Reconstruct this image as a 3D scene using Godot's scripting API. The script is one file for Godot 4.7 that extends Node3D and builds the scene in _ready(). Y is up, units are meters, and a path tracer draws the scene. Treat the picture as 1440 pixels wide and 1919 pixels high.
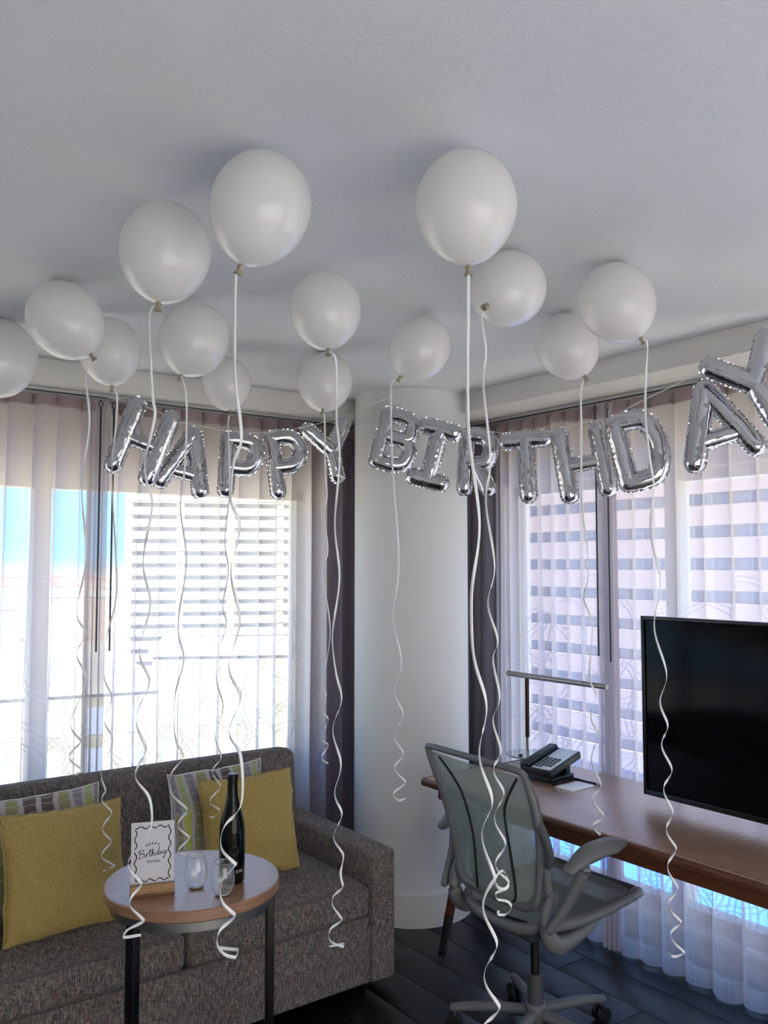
extends Node3D

# ---------- measured places (metres; y up, right-hand window wall is +x, sofa window wall is -z) ----------
const BALLOONS := [
	{"at": Vector3(0.805, 2.374, -1.504), "knot": Vector3(0.774, 2.245, -1.536), "radius": 0.1004, "ribbon": [Vector2(-0.008, -0.013), Vector2(-0.009, -0.148), Vector2(-0.006, -0.234), Vector2(0.004, -0.301), Vector2(0.006, -0.350), Vector2(-0.008, -0.384), Vector2(-0.014, -0.447), Vector2(-0.010, -0.473), Vector2(0.006, -0.518), Vector2(-0.012, -0.604), Vector2(0.008, -0.698), Vector2(-0.014, -0.787), Vector2(0.011, -0.846), Vector2(-0.012, -0.911), Vector2(0.012, -0.956), Vector2(0.014, -1.052), Vector2(-0.020, -1.096), Vector2(-0.023, -1.131), Vector2(0.005, -1.160), Vector2(-0.000, -1.172), Vector2(-0.023, -1.200), Vector2(-0.021, -1.229), Vector2(0.006, -1.260), Vector2(-0.026, -1.291), Vector2(-0.028, -1.311), Vector2(-0.012, -1.326), Vector2(0.010, -1.331), Vector2(-0.031, -1.327)]},
	{"at": Vector3(0.745, 2.372, -1.852), "knot": Vector3(0.728, 2.238, -1.846), "radius": 0.1036, "ribbon": [Vector2(-0.018, -0.010), Vector2(-0.019, -0.071), Vector2(-0.009, -0.205), Vector2(-0.003, -0.241), Vector2(-0.010, -0.282), Vector2(-0.024, -0.349), Vector2(-0.020, -0.396), Vector2(-0.006, -0.450), Vector2(-0.025, -0.575), Vector2(-0.006, -0.666), Vector2(-0.030, -0.771), Vector2(-0.005, -0.838), Vector2(-0.035, -0.915), Vector2(-0.010, -0.985), Vector2(-0.034, -1.039), Vector2(0.000, -1.088), Vector2(0.001, -1.165), Vector2(-0.041, -1.216), Vector2(-0.041, -1.238), Vector2(-0.014, -1.272), Vector2(-0.041, -1.309), Vector2(-0.013, -1.339), Vector2(-0.012, -1.357), Vector2(-0.052, -1.379), Vector2(-0.010, -1.374)]},
	{"at": Vector3(0.734, 2.384, -2.594), "knot": Vector3(0.800, 2.270, -2.539), "radius": 0.1093, "ribbon": [Vector2(-0.008, -0.013), Vector2(-0.016, -0.069), Vector2(-0.002, -0.200), Vector2(-0.022, -0.380), Vector2(-0.003, -0.587), Vector2(-0.029, -0.746), Vector2(0.000, -0.808), Vector2(-0.026, -0.869), Vector2(0.005, -0.944), Vector2(-0.039, -1.064), Vector2(-0.007, -1.118), Vector2(-0.041, -1.160), Vector2(-0.002, -1.198), Vector2(-0.028, -1.219), Vector2(-0.048, -1.213)]},
	{"at": Vector3(0.674, 2.370, -3.136), "knot": Vector3(0.653, 2.220, -3.079), "radius": 0.1244, "ribbon": [Vector2(-0.006, -0.032), Vector2(-0.003, -0.284), Vector2(0.016, -0.550), Vector2(0.004, -0.778), Vector2(0.031, -0.987)]},
	{"at": Vector3(0.953, 2.373, -2.837), "knot": Vector3(0.957, 2.241, -2.820), "radius": 0.1025, "ribbon": [Vector2(0.013, -0.014), Vector2(0.018, -0.032), Vector2(0.015, -0.130), Vector2(0.005, -0.278), Vector2(0.023, -0.541), Vector2(0.028, -0.688), Vector2(-0.003, -0.826), Vector2(-0.007, -0.943), Vector2(0.020, -1.012), Vector2(-0.003, -1.086), Vector2(0.026, -1.149), Vector2(-0.010, -1.247), Vector2(0.005, -1.306), Vector2(-0.006, -1.338), Vector2(0.027, -1.379), Vector2(-0.003, -1.429), Vector2(0.029, -1.470), Vector2(-0.004, -1.513), Vector2(0.036, -1.540), Vector2(0.034, -1.555), Vector2(-0.003, -1.572)]},
	{"at": Vector3(1.120, 2.375, -2.528), "knot": Vector3(1.073, 2.242, -2.529), "radius": 0.1082, "ribbon": [Vector2(0.008, -0.010), Vector2(0.021, -0.074), Vector2(0.019, -0.270), Vector2(0.006, -0.408), Vector2(0.028, -0.573), Vector2(0.003, -0.770), Vector2(0.024, -0.872), Vector2(-0.002, -0.981), Vector2(0.000, -1.106), Vector2(0.027, -1.168), Vector2(-0.011, -1.221), Vector2(-0.005, -1.279), Vector2(0.042, -1.325), Vector2(0.012, -1.371), Vector2(0.050, -1.409), Vector2(0.015, -1.448), Vector2(0.044, -1.457)]},
	{"at": Vector3(1.504, 2.377, -3.089), "knot": Vector3(1.508, 2.254, -3.061), "radius": 0.0970, "ribbon": [Vector2(-0.008, -0.034), Vector2(-0.005, -0.120), Vector2(0.001, -0.319), Vector2(-0.015, -0.504), Vector2(0.003, -0.616), Vector2(-0.018, -0.752), Vector2(-0.001, -0.822), Vector2(-0.033, -0.940), Vector2(-0.034, -1.036), Vector2(-0.006, -1.135), Vector2(-0.035, -1.236), Vector2(-0.008, -1.319), Vector2(-0.042, -1.369), Vector2(-0.007, -1.423), Vector2(-0.047, -1.475), Vector2(-0.008, -1.505), Vector2(-0.034, -1.539), Vector2(-0.056, -1.529)]},
	{"at": Vector3(1.289, 2.378, -2.028), "knot": Vector3(1.283, 2.248, -2.003), "radius": 0.1016, "ribbon": [Vector2(0.010, -0.008), Vector2(0.024, -0.036), Vector2(0.024, -0.187), Vector2(0.034, -0.306), Vector2(0.020, -0.483), Vector2(0.035, -0.630), Vector2(0.015, -0.778), Vector2(0.025, -0.886), Vector2(0.042, -0.959), Vector2(0.016, -1.040), Vector2(0.041, -1.131), Vector2(0.022, -1.208), Vector2(0.044, -1.264), Vector2(0.020, -1.323), Vector2(0.047, -1.368), Vector2(0.039, -1.420), Vector2(0.046, -1.458), Vector2(0.015, -1.492), Vector2(0.045, -1.540), Vector2(0.011, -1.570), Vector2(0.015, -1.592), Vector2(0.052, -1.606), Vector2(0.008, -1.617)]},
	{"at": Vector3(1.812, 2.382, -2.851), "knot": Vector3(1.777, 2.251, -2.811), "radius": 0.1084, "ribbon": [Vector2(0.002, -0.013), Vector2(0.008, -0.031), Vector2(0.011, -0.235), Vector2(0.018, -0.332), Vector2(0.006, -0.408), Vector2(0.023, -0.543), Vector2(0.001, -0.633), Vector2(0.034, -0.842), Vector2(0.005, -1.043), Vector2(0.019, -1.083), Vector2(0.005, -1.145), Vector2(0.027, -1.179), Vector2(0.002, -1.247), Vector2(0.028, -1.275), Vector2(0.002, -1.320), Vector2(0.028, -1.340)]},
	{"at": Vector3(1.801, 2.386, -2.231), "knot": Vector3(1.733, 2.277, -2.261), "radius": 0.1013, "ribbon": [Vector2(-0.009, 0.000), Vector2(-0.027, -0.014), Vector2(-0.030, -0.075), Vector2(-0.027, -0.254), Vector2(-0.018, -0.401), Vector2(-0.006, -0.550), Vector2(-0.006, -0.665), Vector2(-0.024, -0.799), Vector2(0.006, -0.943), Vector2(-0.022, -1.035), Vector2(0.011, -1.108), Vector2(-0.022, -1.177), Vector2(0.012, -1.235), Vector2(-0.021, -1.281), Vector2(0.019, -1.325), Vector2(-0.022, -1.361), Vector2(-0.005, -1.378), Vector2(0.017, -1.371)]},
	{"at": Vector3(1.131, 2.372, -1.257), "knot": Vector3(1.138, 2.241, -1.260), "radius": 0.1012, "ribbon": [Vector2(-0.000, -0.011), Vector2(-0.001, -0.103), Vector2(-0.003, -0.199), Vector2(-0.002, -0.317), Vector2(0.004, -0.382), Vector2(0.018, -0.490), Vector2(0.016, -0.553), Vector2(0.003, -0.634), Vector2(0.002, -0.718), Vector2(0.008, -0.780), Vector2(0.031, -0.864), Vector2(0.014, -0.958), Vector2(0.041, -1.042), Vector2(0.018, -1.105), Vector2(0.042, -1.177), Vector2(0.045, -1.194), Vector2(0.058, -1.199), Vector2(0.069, -1.191), Vector2(0.062, -1.177), Vector2(0.046, -1.187), Vector2(0.019, -1.240), Vector2(0.048, -1.309), Vector2(0.020, -1.369), Vector2(0.052, -1.425), Vector2(0.018, -1.464)]},
	{"at": Vector3(1.616, 2.391, -1.627), "knot": Vector3(1.510, 2.319, -1.604), "radius": 0.0998, "ribbon": [Vector2(-0.013, -0.035), Vector2(-0.001, -0.121), Vector2(-0.010, -0.206), Vector2(0.008, -0.399), Vector2(-0.006, -0.508), Vector2(0.017, -0.672), Vector2(-0.003, -0.764), Vector2(0.023, -0.855), Vector2(0.009, -0.905), Vector2(0.027, -0.999), Vector2(0.008, -1.056), Vector2(0.029, -1.131), Vector2(0.008, -1.178), Vector2(0.036, -1.234), Vector2(0.009, -1.295), Vector2(0.039, -1.356), Vector2(0.011, -1.406), Vector2(0.043, -1.441), Vector2(0.039, -1.466), Vector2(0.011, -1.481), Vector2(0.038, -1.487), Vector2(0.051, -1.508), Vector2(0.037, -1.531), Vector2(0.016, -1.528), Vector2(0.018, -1.513)]},
	{"at": Vector3(1.923, 2.387, -1.520), "knot": Vector3(1.955, 2.270, -1.461), "radius": 0.1040, "ribbon": [Vector2(0.006, -0.003), Vector2(0.016, -0.024), Vector2(0.011, -0.095), Vector2(0.006, -0.213), Vector2(0.016, -0.331), Vector2(0.026, -0.413), Vector2(0.014, -0.536), Vector2(0.039, -0.668), Vector2(0.018, -0.789), Vector2(0.051, -0.911), Vector2(0.030, -0.986), Vector2(0.051, -1.049), Vector2(0.032, -1.101), Vector2(0.060, -1.164), Vector2(0.035, -1.216), Vector2(0.060, -1.274), Vector2(0.040, -1.322), Vector2(0.067, -1.369), Vector2(0.041, -1.418), Vector2(0.069, -1.471), Vector2(0.042, -1.516), Vector2(0.077, -1.556), Vector2(0.046, -1.593), Vector2(0.082, -1.630), Vector2(0.061, -1.649), Vector2(0.039, -1.635)]},
	{"at": Vector3(2.175, 2.387, -1.925), "knot": Vector3(2.198, 2.269, -1.867), "radius": 0.1031, "ribbon": [Vector2(-0.005, -0.007), Vector2(-0.015, -0.058), Vector2(-0.015, -0.164), Vector2(-0.018, -0.411), Vector2(-0.003, -0.545), Vector2(-0.001, -0.663), Vector2(-0.016, -0.726), Vector2(0.011, -0.809), Vector2(-0.001, -0.976), Vector2(0.019, -1.030), Vector2(0.001, -1.103), Vector2(0.024, -1.163), Vector2(0.001, -1.241), Vector2(0.033, -1.320), Vector2(0.002, -1.361), Vector2(0.042, -1.416), Vector2(0.004, -1.445), Vector2(0.024, -1.466)]},
]
const LETTERS := [
	{"letter": "H", "at": Vector3(1.302, 2.166, -3.450), "yaw": -0.32, "roll": -0.349, "high": 0.346, "wide": 0.223},
	{"letter": "A", "at": Vector3(1.500, 2.103, -3.450), "yaw": -0.32, "roll": -0.244, "high": 0.305, "wide": 0.249},
	{"letter": "P", "at": Vector3(1.757, 2.096, -3.450), "yaw": -0.32, "roll": -0.052, "high": 0.303, "wide": 0.203},
	{"letter": "P", "at": Vector3(1.994, 2.122, -3.450), "yaw": -0.32, "roll": 0.140, "high": 0.324, "wide": 0.202},
	{"letter": "Y", "at": Vector3(2.233, 2.198, -3.450), "yaw": -0.32, "roll": 0.244, "high": 0.321, "wide": 0.260},
	{"letter": "B", "at": Vector3(2.236, 2.190, -2.940), "yaw": -0.60, "roll": -0.262, "high": 0.280, "wide": 0.195},
	{"letter": "I", "at": Vector3(2.330, 2.122, -2.802), "yaw": -0.75, "roll": -0.262, "high": 0.298, "wide": 0.196},
	{"letter": "R", "at": Vector3(2.680, 2.126, -2.911), "yaw": -0.95, "roll": -0.052, "high": 0.320, "wide": 0.191},
	{"letter": "T", "at": Vector3(2.680, 2.073, -2.602), "yaw": -0.95, "roll": 0.052, "high": 0.316, "wide": 0.242},
	{"letter": "H", "at": Vector3(2.680, 2.066, -2.291), "yaw": -0.95, "roll": 0.157, "high": 0.320, "wide": 0.228},
	{"letter": "D", "at": Vector3(2.680, 2.088, -2.019), "yaw": -0.95, "roll": 0.227, "high": 0.304, "wide": 0.214},
	{"letter": "A", "at": Vector3(2.680, 2.150, -1.707), "yaw": -0.95, "roll": 0.262, "high": 0.317, "wide": 0.281},
	{"letter": "Y", "at": Vector3(2.680, 2.250, -1.551), "yaw": -0.95, "roll": 0.454, "high": 0.328, "wide": 0.272},
]
const BANNER_LINE := [
	Vector3(1.156, 2.332, -3.450),
	Vector3(1.278, 2.320, -3.450),
	Vector3(1.413, 2.282, -3.450),
	Vector3(1.483, 2.260, -3.450),
	Vector3(1.549, 2.257, -3.450),
	Vector3(1.683, 2.244, -3.450),
	Vector3(1.827, 2.250, -3.450),
	Vector3(1.914, 2.263, -3.450),
	Vector3(2.108, 2.309, -3.450),
	Vector3(2.300, 2.378, -3.400),
	Vector3(2.165, 2.347, -3.055),
	Vector3(2.248, 2.382, -2.991),
	Vector3(2.345, 2.312, -2.925),
	Vector3(2.299, 2.269, -2.813),
	Vector3(2.467, 2.233, -2.766),
	Vector3(2.680, 2.279, -2.913),
	Vector3(2.680, 2.240, -2.740),
	Vector3(2.680, 2.211, -2.457),
	Vector3(2.680, 2.218, -2.384),
	Vector3(2.680, 2.225, -2.232),
	Vector3(2.680, 2.225, -2.153),
	Vector3(2.680, 2.260, -2.039),
	Vector3(2.680, 2.322, -1.793),
	Vector3(2.680, 2.351, -1.681),
	Vector3(2.680, 2.401, -1.531),
	Vector3(2.680, 2.429, -1.450),
]

const STROKES := {
	"H": [[[-1, 0], [-1, 1]], [[1, 0], [1, 1]], [[-1, 0.48], [1, 0.48]]],
	"A": [[[0, 1], [-1, 0]], [[0, 1], [1, 0]], [[-0.62, 0.26], [0.62, 0.26]]],
	"P": [[[-1, 0], [-1, 1]], [[-1, 1], [0.1, 1], [0.72, 0.93], [1, 0.73], [0.72, 0.53], [0.1, 0.46], [-1, 0.46]]],
	"Y": [[[-1, 1], [0, 0.5]], [[1, 1], [0, 0.5]], [[0, 0.5], [0, 0]]],
	"B": [[[-1, 0], [-1, 1]], [[-1, 1], [0.1, 1], [0.72, 0.92], [0.82, 0.76], [0.6, 0.58], [-1, 0.53]], [[-1, 0.53], [0.4, 0.53], [0.9, 0.42], [1, 0.27], [0.8, 0.08], [0.1, 0], [-1, 0]]],
	"I": [[[-1, 1], [1, 1]], [[0, 0], [0, 1]], [[-1, 0], [1, 0]]],
	"R": [[[-1, 0], [-1, 1]], [[-1, 1], [0.1, 1], [0.75, 0.93], [1, 0.73], [0.75, 0.53], [0.1, 0.46], [-1, 0.46]], [[-0.1, 0.45], [0.95, 0]]],
	"T": [[[-1, 1], [1, 1]], [[0, 1], [0, 0]]],
	"D": [[[-1, 0], [-1, 1]], [[-1, 1], [0.1, 1], [0.7, 0.88], [1, 0.5], [0.7, 0.12], [0.1, 0], [-1, 0]]],
}

var M := {}
var taken := {}
var noise := FastNoiseLite.new()
var rng := RandomNumberGenerator.new()


# ---------- naming ----------
func numbered(called: String) -> String:
	if not taken.has(called):
		taken[called] = 0
		return called
	taken[called] += 1
	return "%s_%03d" % [called, taken[called]]


func tag(o: Node3D, label: String, category: String, group := "") -> void:
	o.set_meta("label", label)
	o.set_meta("category", category)
	if group != "":
		o.set_meta("group", group)


func thing(called: String, label: String, category: String, at := Vector3.ZERO, group := "") -> Node3D:
	var o := Node3D.new()
	o.name = numbered(called)
	o.position = at
	add_child(o)
	tag(o, label, category, group)
	return o


func mesh_of(st: SurfaceTool, m: Material) -> ArrayMesh:
	st.generate_normals()
	var a := st.commit()
	a.surface_set_material(0, m)
	return a


func part(called: String, st: SurfaceTool, m: Material, parent: Node3D) -> MeshInstance3D:
	return part_mesh(called, mesh_of(st, m), parent)


func part_mesh(called: String, mesh: Mesh, parent: Node3D) -> MeshInstance3D:
	var o := MeshInstance3D.new()
	o.mesh = mesh
	o.name = called if parent != self else numbered(called)
	parent.add_child(o, true)
	return o


func solo(called: String, st: SurfaceTool, m: Material, label: String, category: String, group := "") -> MeshInstance3D:
	var o := part(called, st, m, self)
	tag(o, label, category, group)
	return o


func struct(called: String, st: SurfaceTool, m: Material) -> MeshInstance3D:
	var o := part(called, st, m, self)
	o.set_meta("kind", "structure")
	if SETTING.has(called):
		tag(o, SETTING[called][0], SETTING[called][1])
	return o


func struct_node(called: String) -> Node3D:
	var o := Node3D.new()
	o.name = numbered(called)
	add_child(o)
	o.set_meta("kind", "structure")
	if SETTING.has(called):
		tag(o, SETTING[called][0], SETTING[called][1])
	return o


# ---------- shapes ----------
func mb() -> SurfaceTool:
	var st := SurfaceTool.new()
	st.begin(Mesh.PRIMITIVE_TRIANGLES)
	return st


func tri(st: SurfaceTool, a: Vector3, b: Vector3, c: Vector3, ua := Vector2.ZERO, ub := Vector2.ZERO, uc := Vector2.ZERO) -> void:
	# a, b, c run counter-clockwise seen from outside
	st.set_uv(ua); st.add_vertex(a)
	st.set_uv(uc); st.add_vertex(c)
	st.set_uv(ub); st.add_vertex(b)


func quad(st: SurfaceTool, a: Vector3, b: Vector3, c: Vector3, d: Vector3, ua := Vector2(0, 0), ub := Vector2(1, 0), uc := Vector2(1, 1), ud := Vector2(0, 1)) -> void:
	tri(st, a, b, c, ua, ub, uc)
	tri(st, a, c, d, ua, uc, ud)


func box(st: SurfaceTool, c: Vector3, s: Vector3, basis := Basis.IDENTITY) -> void:
	st.set_smooth_group(-1)
	var h := s / 2.0
	for f in [[Vector3(1, 0, 0), Vector3(0, 0, -1), Vector3(0, 1, 0)], [Vector3(-1, 0, 0), Vector3(0, 0, 1), Vector3(0, 1, 0)], [Vector3(0, 1, 0), Vector3(1, 0, 0), Vector3(0, 0, -1)], [Vector3(0, -1, 0), Vector3(1, 0, 0), Vector3(0, 0, 1)], [Vector3(0, 0, 1), Vector3(1, 0, 0), Vector3(0, 1, 0)], [Vector3(0, 0, -1), Vector3(-1, 0, 0), Vector3(0, 1, 0)]]:
		var n: Vector3 = f[0]
		var u: Vector3 = f[1]
		var v: Vector3 = f[2]
		var p := [c + basis * ((n - u - v) * h), c + basis * ((n + u - v) * h), c + basis * ((n + u + v) * h), c + basis * ((n - u + v) * h)]
		quad(st, p[0], p[1], p[2], p[3])


func span(st: SurfaceTool, a: Vector3, b: Vector3) -> void:
	box(st, (a + b) / 2.0, (b - a).abs())


func rbox(st: SurfaceTool, c: Vector3, s: Vector3, r: float, basis := Basis.IDENTITY, k := 3, puff := Vector3.ZERO, mid := 1) -> void:
	# box with rounded edges; puff swells the middle of the faces
	st.set_smooth_group(0)
	var h := s / 2.0
	r = minf(r, minf(h.x, minf(h.y, h.z)) * 0.999)
	for f in [[Vector3(1, 0, 0), Vector3(0, 0, -1), Vector3(0, 1, 0)], [Vector3(-1, 0, 0), Vector3(0, 0, 1), Vector3(0, 1, 0)], [Vector3(0, 1, 0), Vector3(1, 0, 0), Vector3(0, 0, -1)], [Vector3(0, -1, 0), Vector3(1, 0, 0), Vector3(0, 0, 1)], [Vector3(0, 0, 1), Vector3(1, 0, 0), Vector3(0, 1, 0)], [Vector3(0, 0, -1), Vector3(-1, 0, 0), Vector3(0, 1, 0)]]:
		var n: Vector3 = f[0]
		var u: Vector3 = f[1]
		var v: Vector3 = f[2]
		var hu := absf(u.dot(h))
		var hv := absf(v.dot(h))
		var hn := absf(n.dot(h))
		var su := _edges(hu, r, k, mid)
		var sv := _edges(hv, r, k, mid)
		var g := []
		for j in sv.size():
			var row := PackedVector3Array()
			for i in su.size():
				var p := n * hn + u * su[i] + v * sv[j]
				var q := p.clamp(-(h - Vector3(r, r, r)), h - Vector3(r, r, r))
				var o := q + (p - q).normalized() * r
				var w := (1.0 - pow(su[i] / hu, 4)) * (1.0 - pow(sv[j] / hv, 4))
				o += n * absf(n.dot(puff)) * w
				row.append(c + basis * o)
			g.append(row)
		for j in sv.size() - 1:
			for i in su.size() - 1:
				quad(st, g[j][i], g[j][i + 1], g[j + 1][i + 1], g[j + 1][i], Vector2(su[i], sv[j]), Vector2(su[i + 1], sv[j]), Vector2(su[i + 1], sv[j + 1]), Vector2(su[i], sv[j + 1]))


func _edges(h: float, r: float, k: int, mid: int) -> PackedFloat32Array:
	var o := PackedFloat32Array()
	for i in k:
		o.append(-h + r * (1.0 - cos(PI / 2 * i / k)) if k > 1 else -h)
	for i in mid + 1:
		o.append(-h + r + (2.0 * (h - r)) * i / mid)
	for i in k:
		var t := k - 1 - i
		o.append(h - r * (1.0 - cos(PI / 2 * t / k)) if k > 1 else h)
	return o


func catmull(p: Array, k: int, closed := false) -> PackedVector3Array:
	var o := PackedVector3Array()
	var n := p.size()
	for i in (n if closed else n - 1):
		var a: Vector3 = p[(i - 1 + n) % n] if closed or i > 0 else p[0]
		var b: Vector3 = p[i]
		var c: Vector3 = p[(i + 1) % n]
		var d: Vector3 = p[(i + 2) % n] if closed or i + 2 < n else p[n - 1]
		for j in k:
			o.append(b.cubic_interpolate(c, a, d, float(j) / k))
	if not closed:
		o.append(p[n - 1])
	return o


func tube(st: SurfaceTool, pts, rad, seg := 12, closed := false, squash := 1.0, up := Vector3.ZERO, round_ends := false) -> void:
	# swept tube; rad is one radius or one per point; squash flattens across the second axis
	st.set_smooth_group(0)
	var n: int = pts.size()
	var rings := []
	var side := Vector3.ZERO
	for i in n:
		var t: Vector3
		if closed:
			t = pts[(i + 1) % n] - pts[(i - 1 + n) % n]
		else:
			t = pts[mini(i + 1, n - 1)] - pts[maxi(i - 1, 0)]
		t = t.normalized()
		if up != Vector3.ZERO:
			side = (up - t * up.dot(t)).normalized()
		elif side == Vector3.ZERO:
			side = t.cross(Vector3(0.3, 1, 0.2)).normalized()
		else:
			side = (side - t * side.dot(t)).normalized()
		var other := t.cross(side)
		var r: float = rad if rad is float else rad[i]
		var ring := PackedVector3Array()
		for j in seg:
			var a := TAU * j / seg
			ring.append(pts[i] + side * cos(a) * r + other * sin(a) * r * squash)
		rings.append(ring)
	if round_ends and not closed:
		for e in [0, 1]:
			var base: PackedVector3Array = rings[0] if e == 0 else rings[rings.size() - 1]
			var c: Vector3 = pts[0] if e == 0 else pts[n - 1]
			var dir: Vector3 = ((pts[0] - pts[1]) if e == 0 else (pts[n - 1] - pts[n - 2])).normalized()
			var r0: float = rad if rad is float else (rad[0] if e == 0 else rad[n - 1])
			for k in range(1, 4):
				var a := PI / 2 * k / 3.2
				var ring := PackedVector3Array()
				for j in seg:
					ring.append(c + (base[j] - c) * cos(a) + dir * r0 * minf(1.0, squash + 0.2) * sin(a))
				if e == 0:
					rings.insert(0, ring)
				else:
					rings.append(ring)
	var m := rings.size()
	for i in (m if closed else m - 1):
		var a: PackedVector3Array = rings[i]
		var b: PackedVector3Array = rings[(i + 1) % m]
		for j in seg:
			var k := (j + 1) % seg
			quad(st, a[j], a[k], b[k], b[j], Vector2(j, i), Vector2(j + 1, i), Vector2(j + 1, i + 1), Vector2(j, i + 1))
	if not closed:
		if not round_ends:
			st.set_smooth_group(-1)
		for e in [0, m - 1]:
			var ring: PackedVector3Array = rings[e]
			var c := Vector3.ZERO
			for q in ring:
				c += q / seg
			for j in seg:
				var k := (j + 1) % seg
				if e == 0:
					tri(st, c, ring[k], ring[j])
				else:
					tri(st, c, ring[j], ring[k])


func lathe(st: SurfaceTool, prof: Array, seg := 40, at := Vector3.ZERO, basis := Basis.IDENTITY) -> void:
	# prof runs from bottom to top (radius, height) with the outside to the right of travel
	st.set_smooth_group(0)
	for i in prof.size() - 1:
		var a: Vector2 = prof[i]
		var b: Vector2 = prof[i + 1]
		for j in seg:
			var p := TAU * j / seg
			var q := TAU * (j + 1) / seg
			var v := [Vector3(cos(p) * a.x, a.y, -sin(p) * a.x), Vector3(cos(q) * a.x, a.y, -sin(q) * a.x), Vector3(cos(q) * b.x, b.y, -sin(q) * b.x), Vector3(cos(p) * b.x, b.y, -sin(p) * b.x)]
			for k in 4:
				v[k] = at + basis * v[k]
			var u0 := float(j) / seg
			var u1 := float(j + 1) / seg
			var t0 := float(i) / (prof.size() - 1)
			var t1 := float(i + 1) / (prof.size() - 1)
			if a.x > 1e-6:
				tri(st, v[0], v[1], v[2], Vector2(u0, t0), Vector2(u1, t0), Vector2(u1, t1))
			if b.x > 1e-6:
				tri(st, v[0], v[2], v[3], Vector2(u0, t0), Vector2(u1, t1), Vector2(u0, t1))


func sharp(prof: Array) -> Array:
	# doubles the profile's corners a hair apart so that the smoothing leaves edges crisp
	var o := []
	for i in prof.size():
		var p: Vector2 = prof[i]
		if i > 0:
			o.append(p.lerp(prof[i - 1], 0.0008 / maxf(0.002, p.distance_to(prof[i - 1]))))
		o.append(p)
		if i < prof.size() - 1:
			o.append(p.lerp(prof[i + 1], 0.0008 / maxf(0.002, p.distance_to(prof[i + 1]))))
	return o


func disc(st: SurfaceTool, c: Vector3, r: float, h: float, seg := 32, basis := Basis.IDENTITY, bevel := 0.0015) -> void:
	var b := minf(bevel, minf(r, h) * 0.4)
	lathe(st, sharp([Vector2(0, 0), Vector2(r - b, 0), Vector2(r, b), Vector2(r, h - b), Vector2(r - b, h), Vector2(0, h)]), seg, c, basis)


# ---------- textures and materials ----------
func paint(w: int, h: int, f: Callable, alpha := false) -> ImageTexture:
	var im := Image.create(w, h, false, Image.FORMAT_RGBA8 if alpha else Image.FORMAT_RGB8)
	for y in h:
		for x in w:
			im.set_pixel(x, y, f.call(x, y))
	return ImageTexture.create_from_image(im)


func mat(name_: String, c: Color, rough := 0.6, metal := 0.0) -> StandardMaterial3D:
	var m := StandardMaterial3D.new()
	m.resource_name = name_
	m.albedo_color = c
	m.roughness = rough
	m.metallic = metal
	M[name_] = m
	return m


func triplanar(m: StandardMaterial3D, t: Texture2D, scale: Vector3, world := false) -> void:
	m.albedo_texture = t
	m.uv1_triplanar = true
	m.uv1_world_triplanar = world
	m.uv1_scale = scale


func relief(m: StandardMaterial3D, t: Texture2D, cm: float) -> void:
	m.heightmap_enabled = true
	m.heightmap_texture = t
	m.heightmap_scale = cm


func n2(x: float, y: float, f: float, off := 0.0) -> float:
	return noise.get_noise_2d(x * f + off, y * f + off * 0.7)


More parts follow.
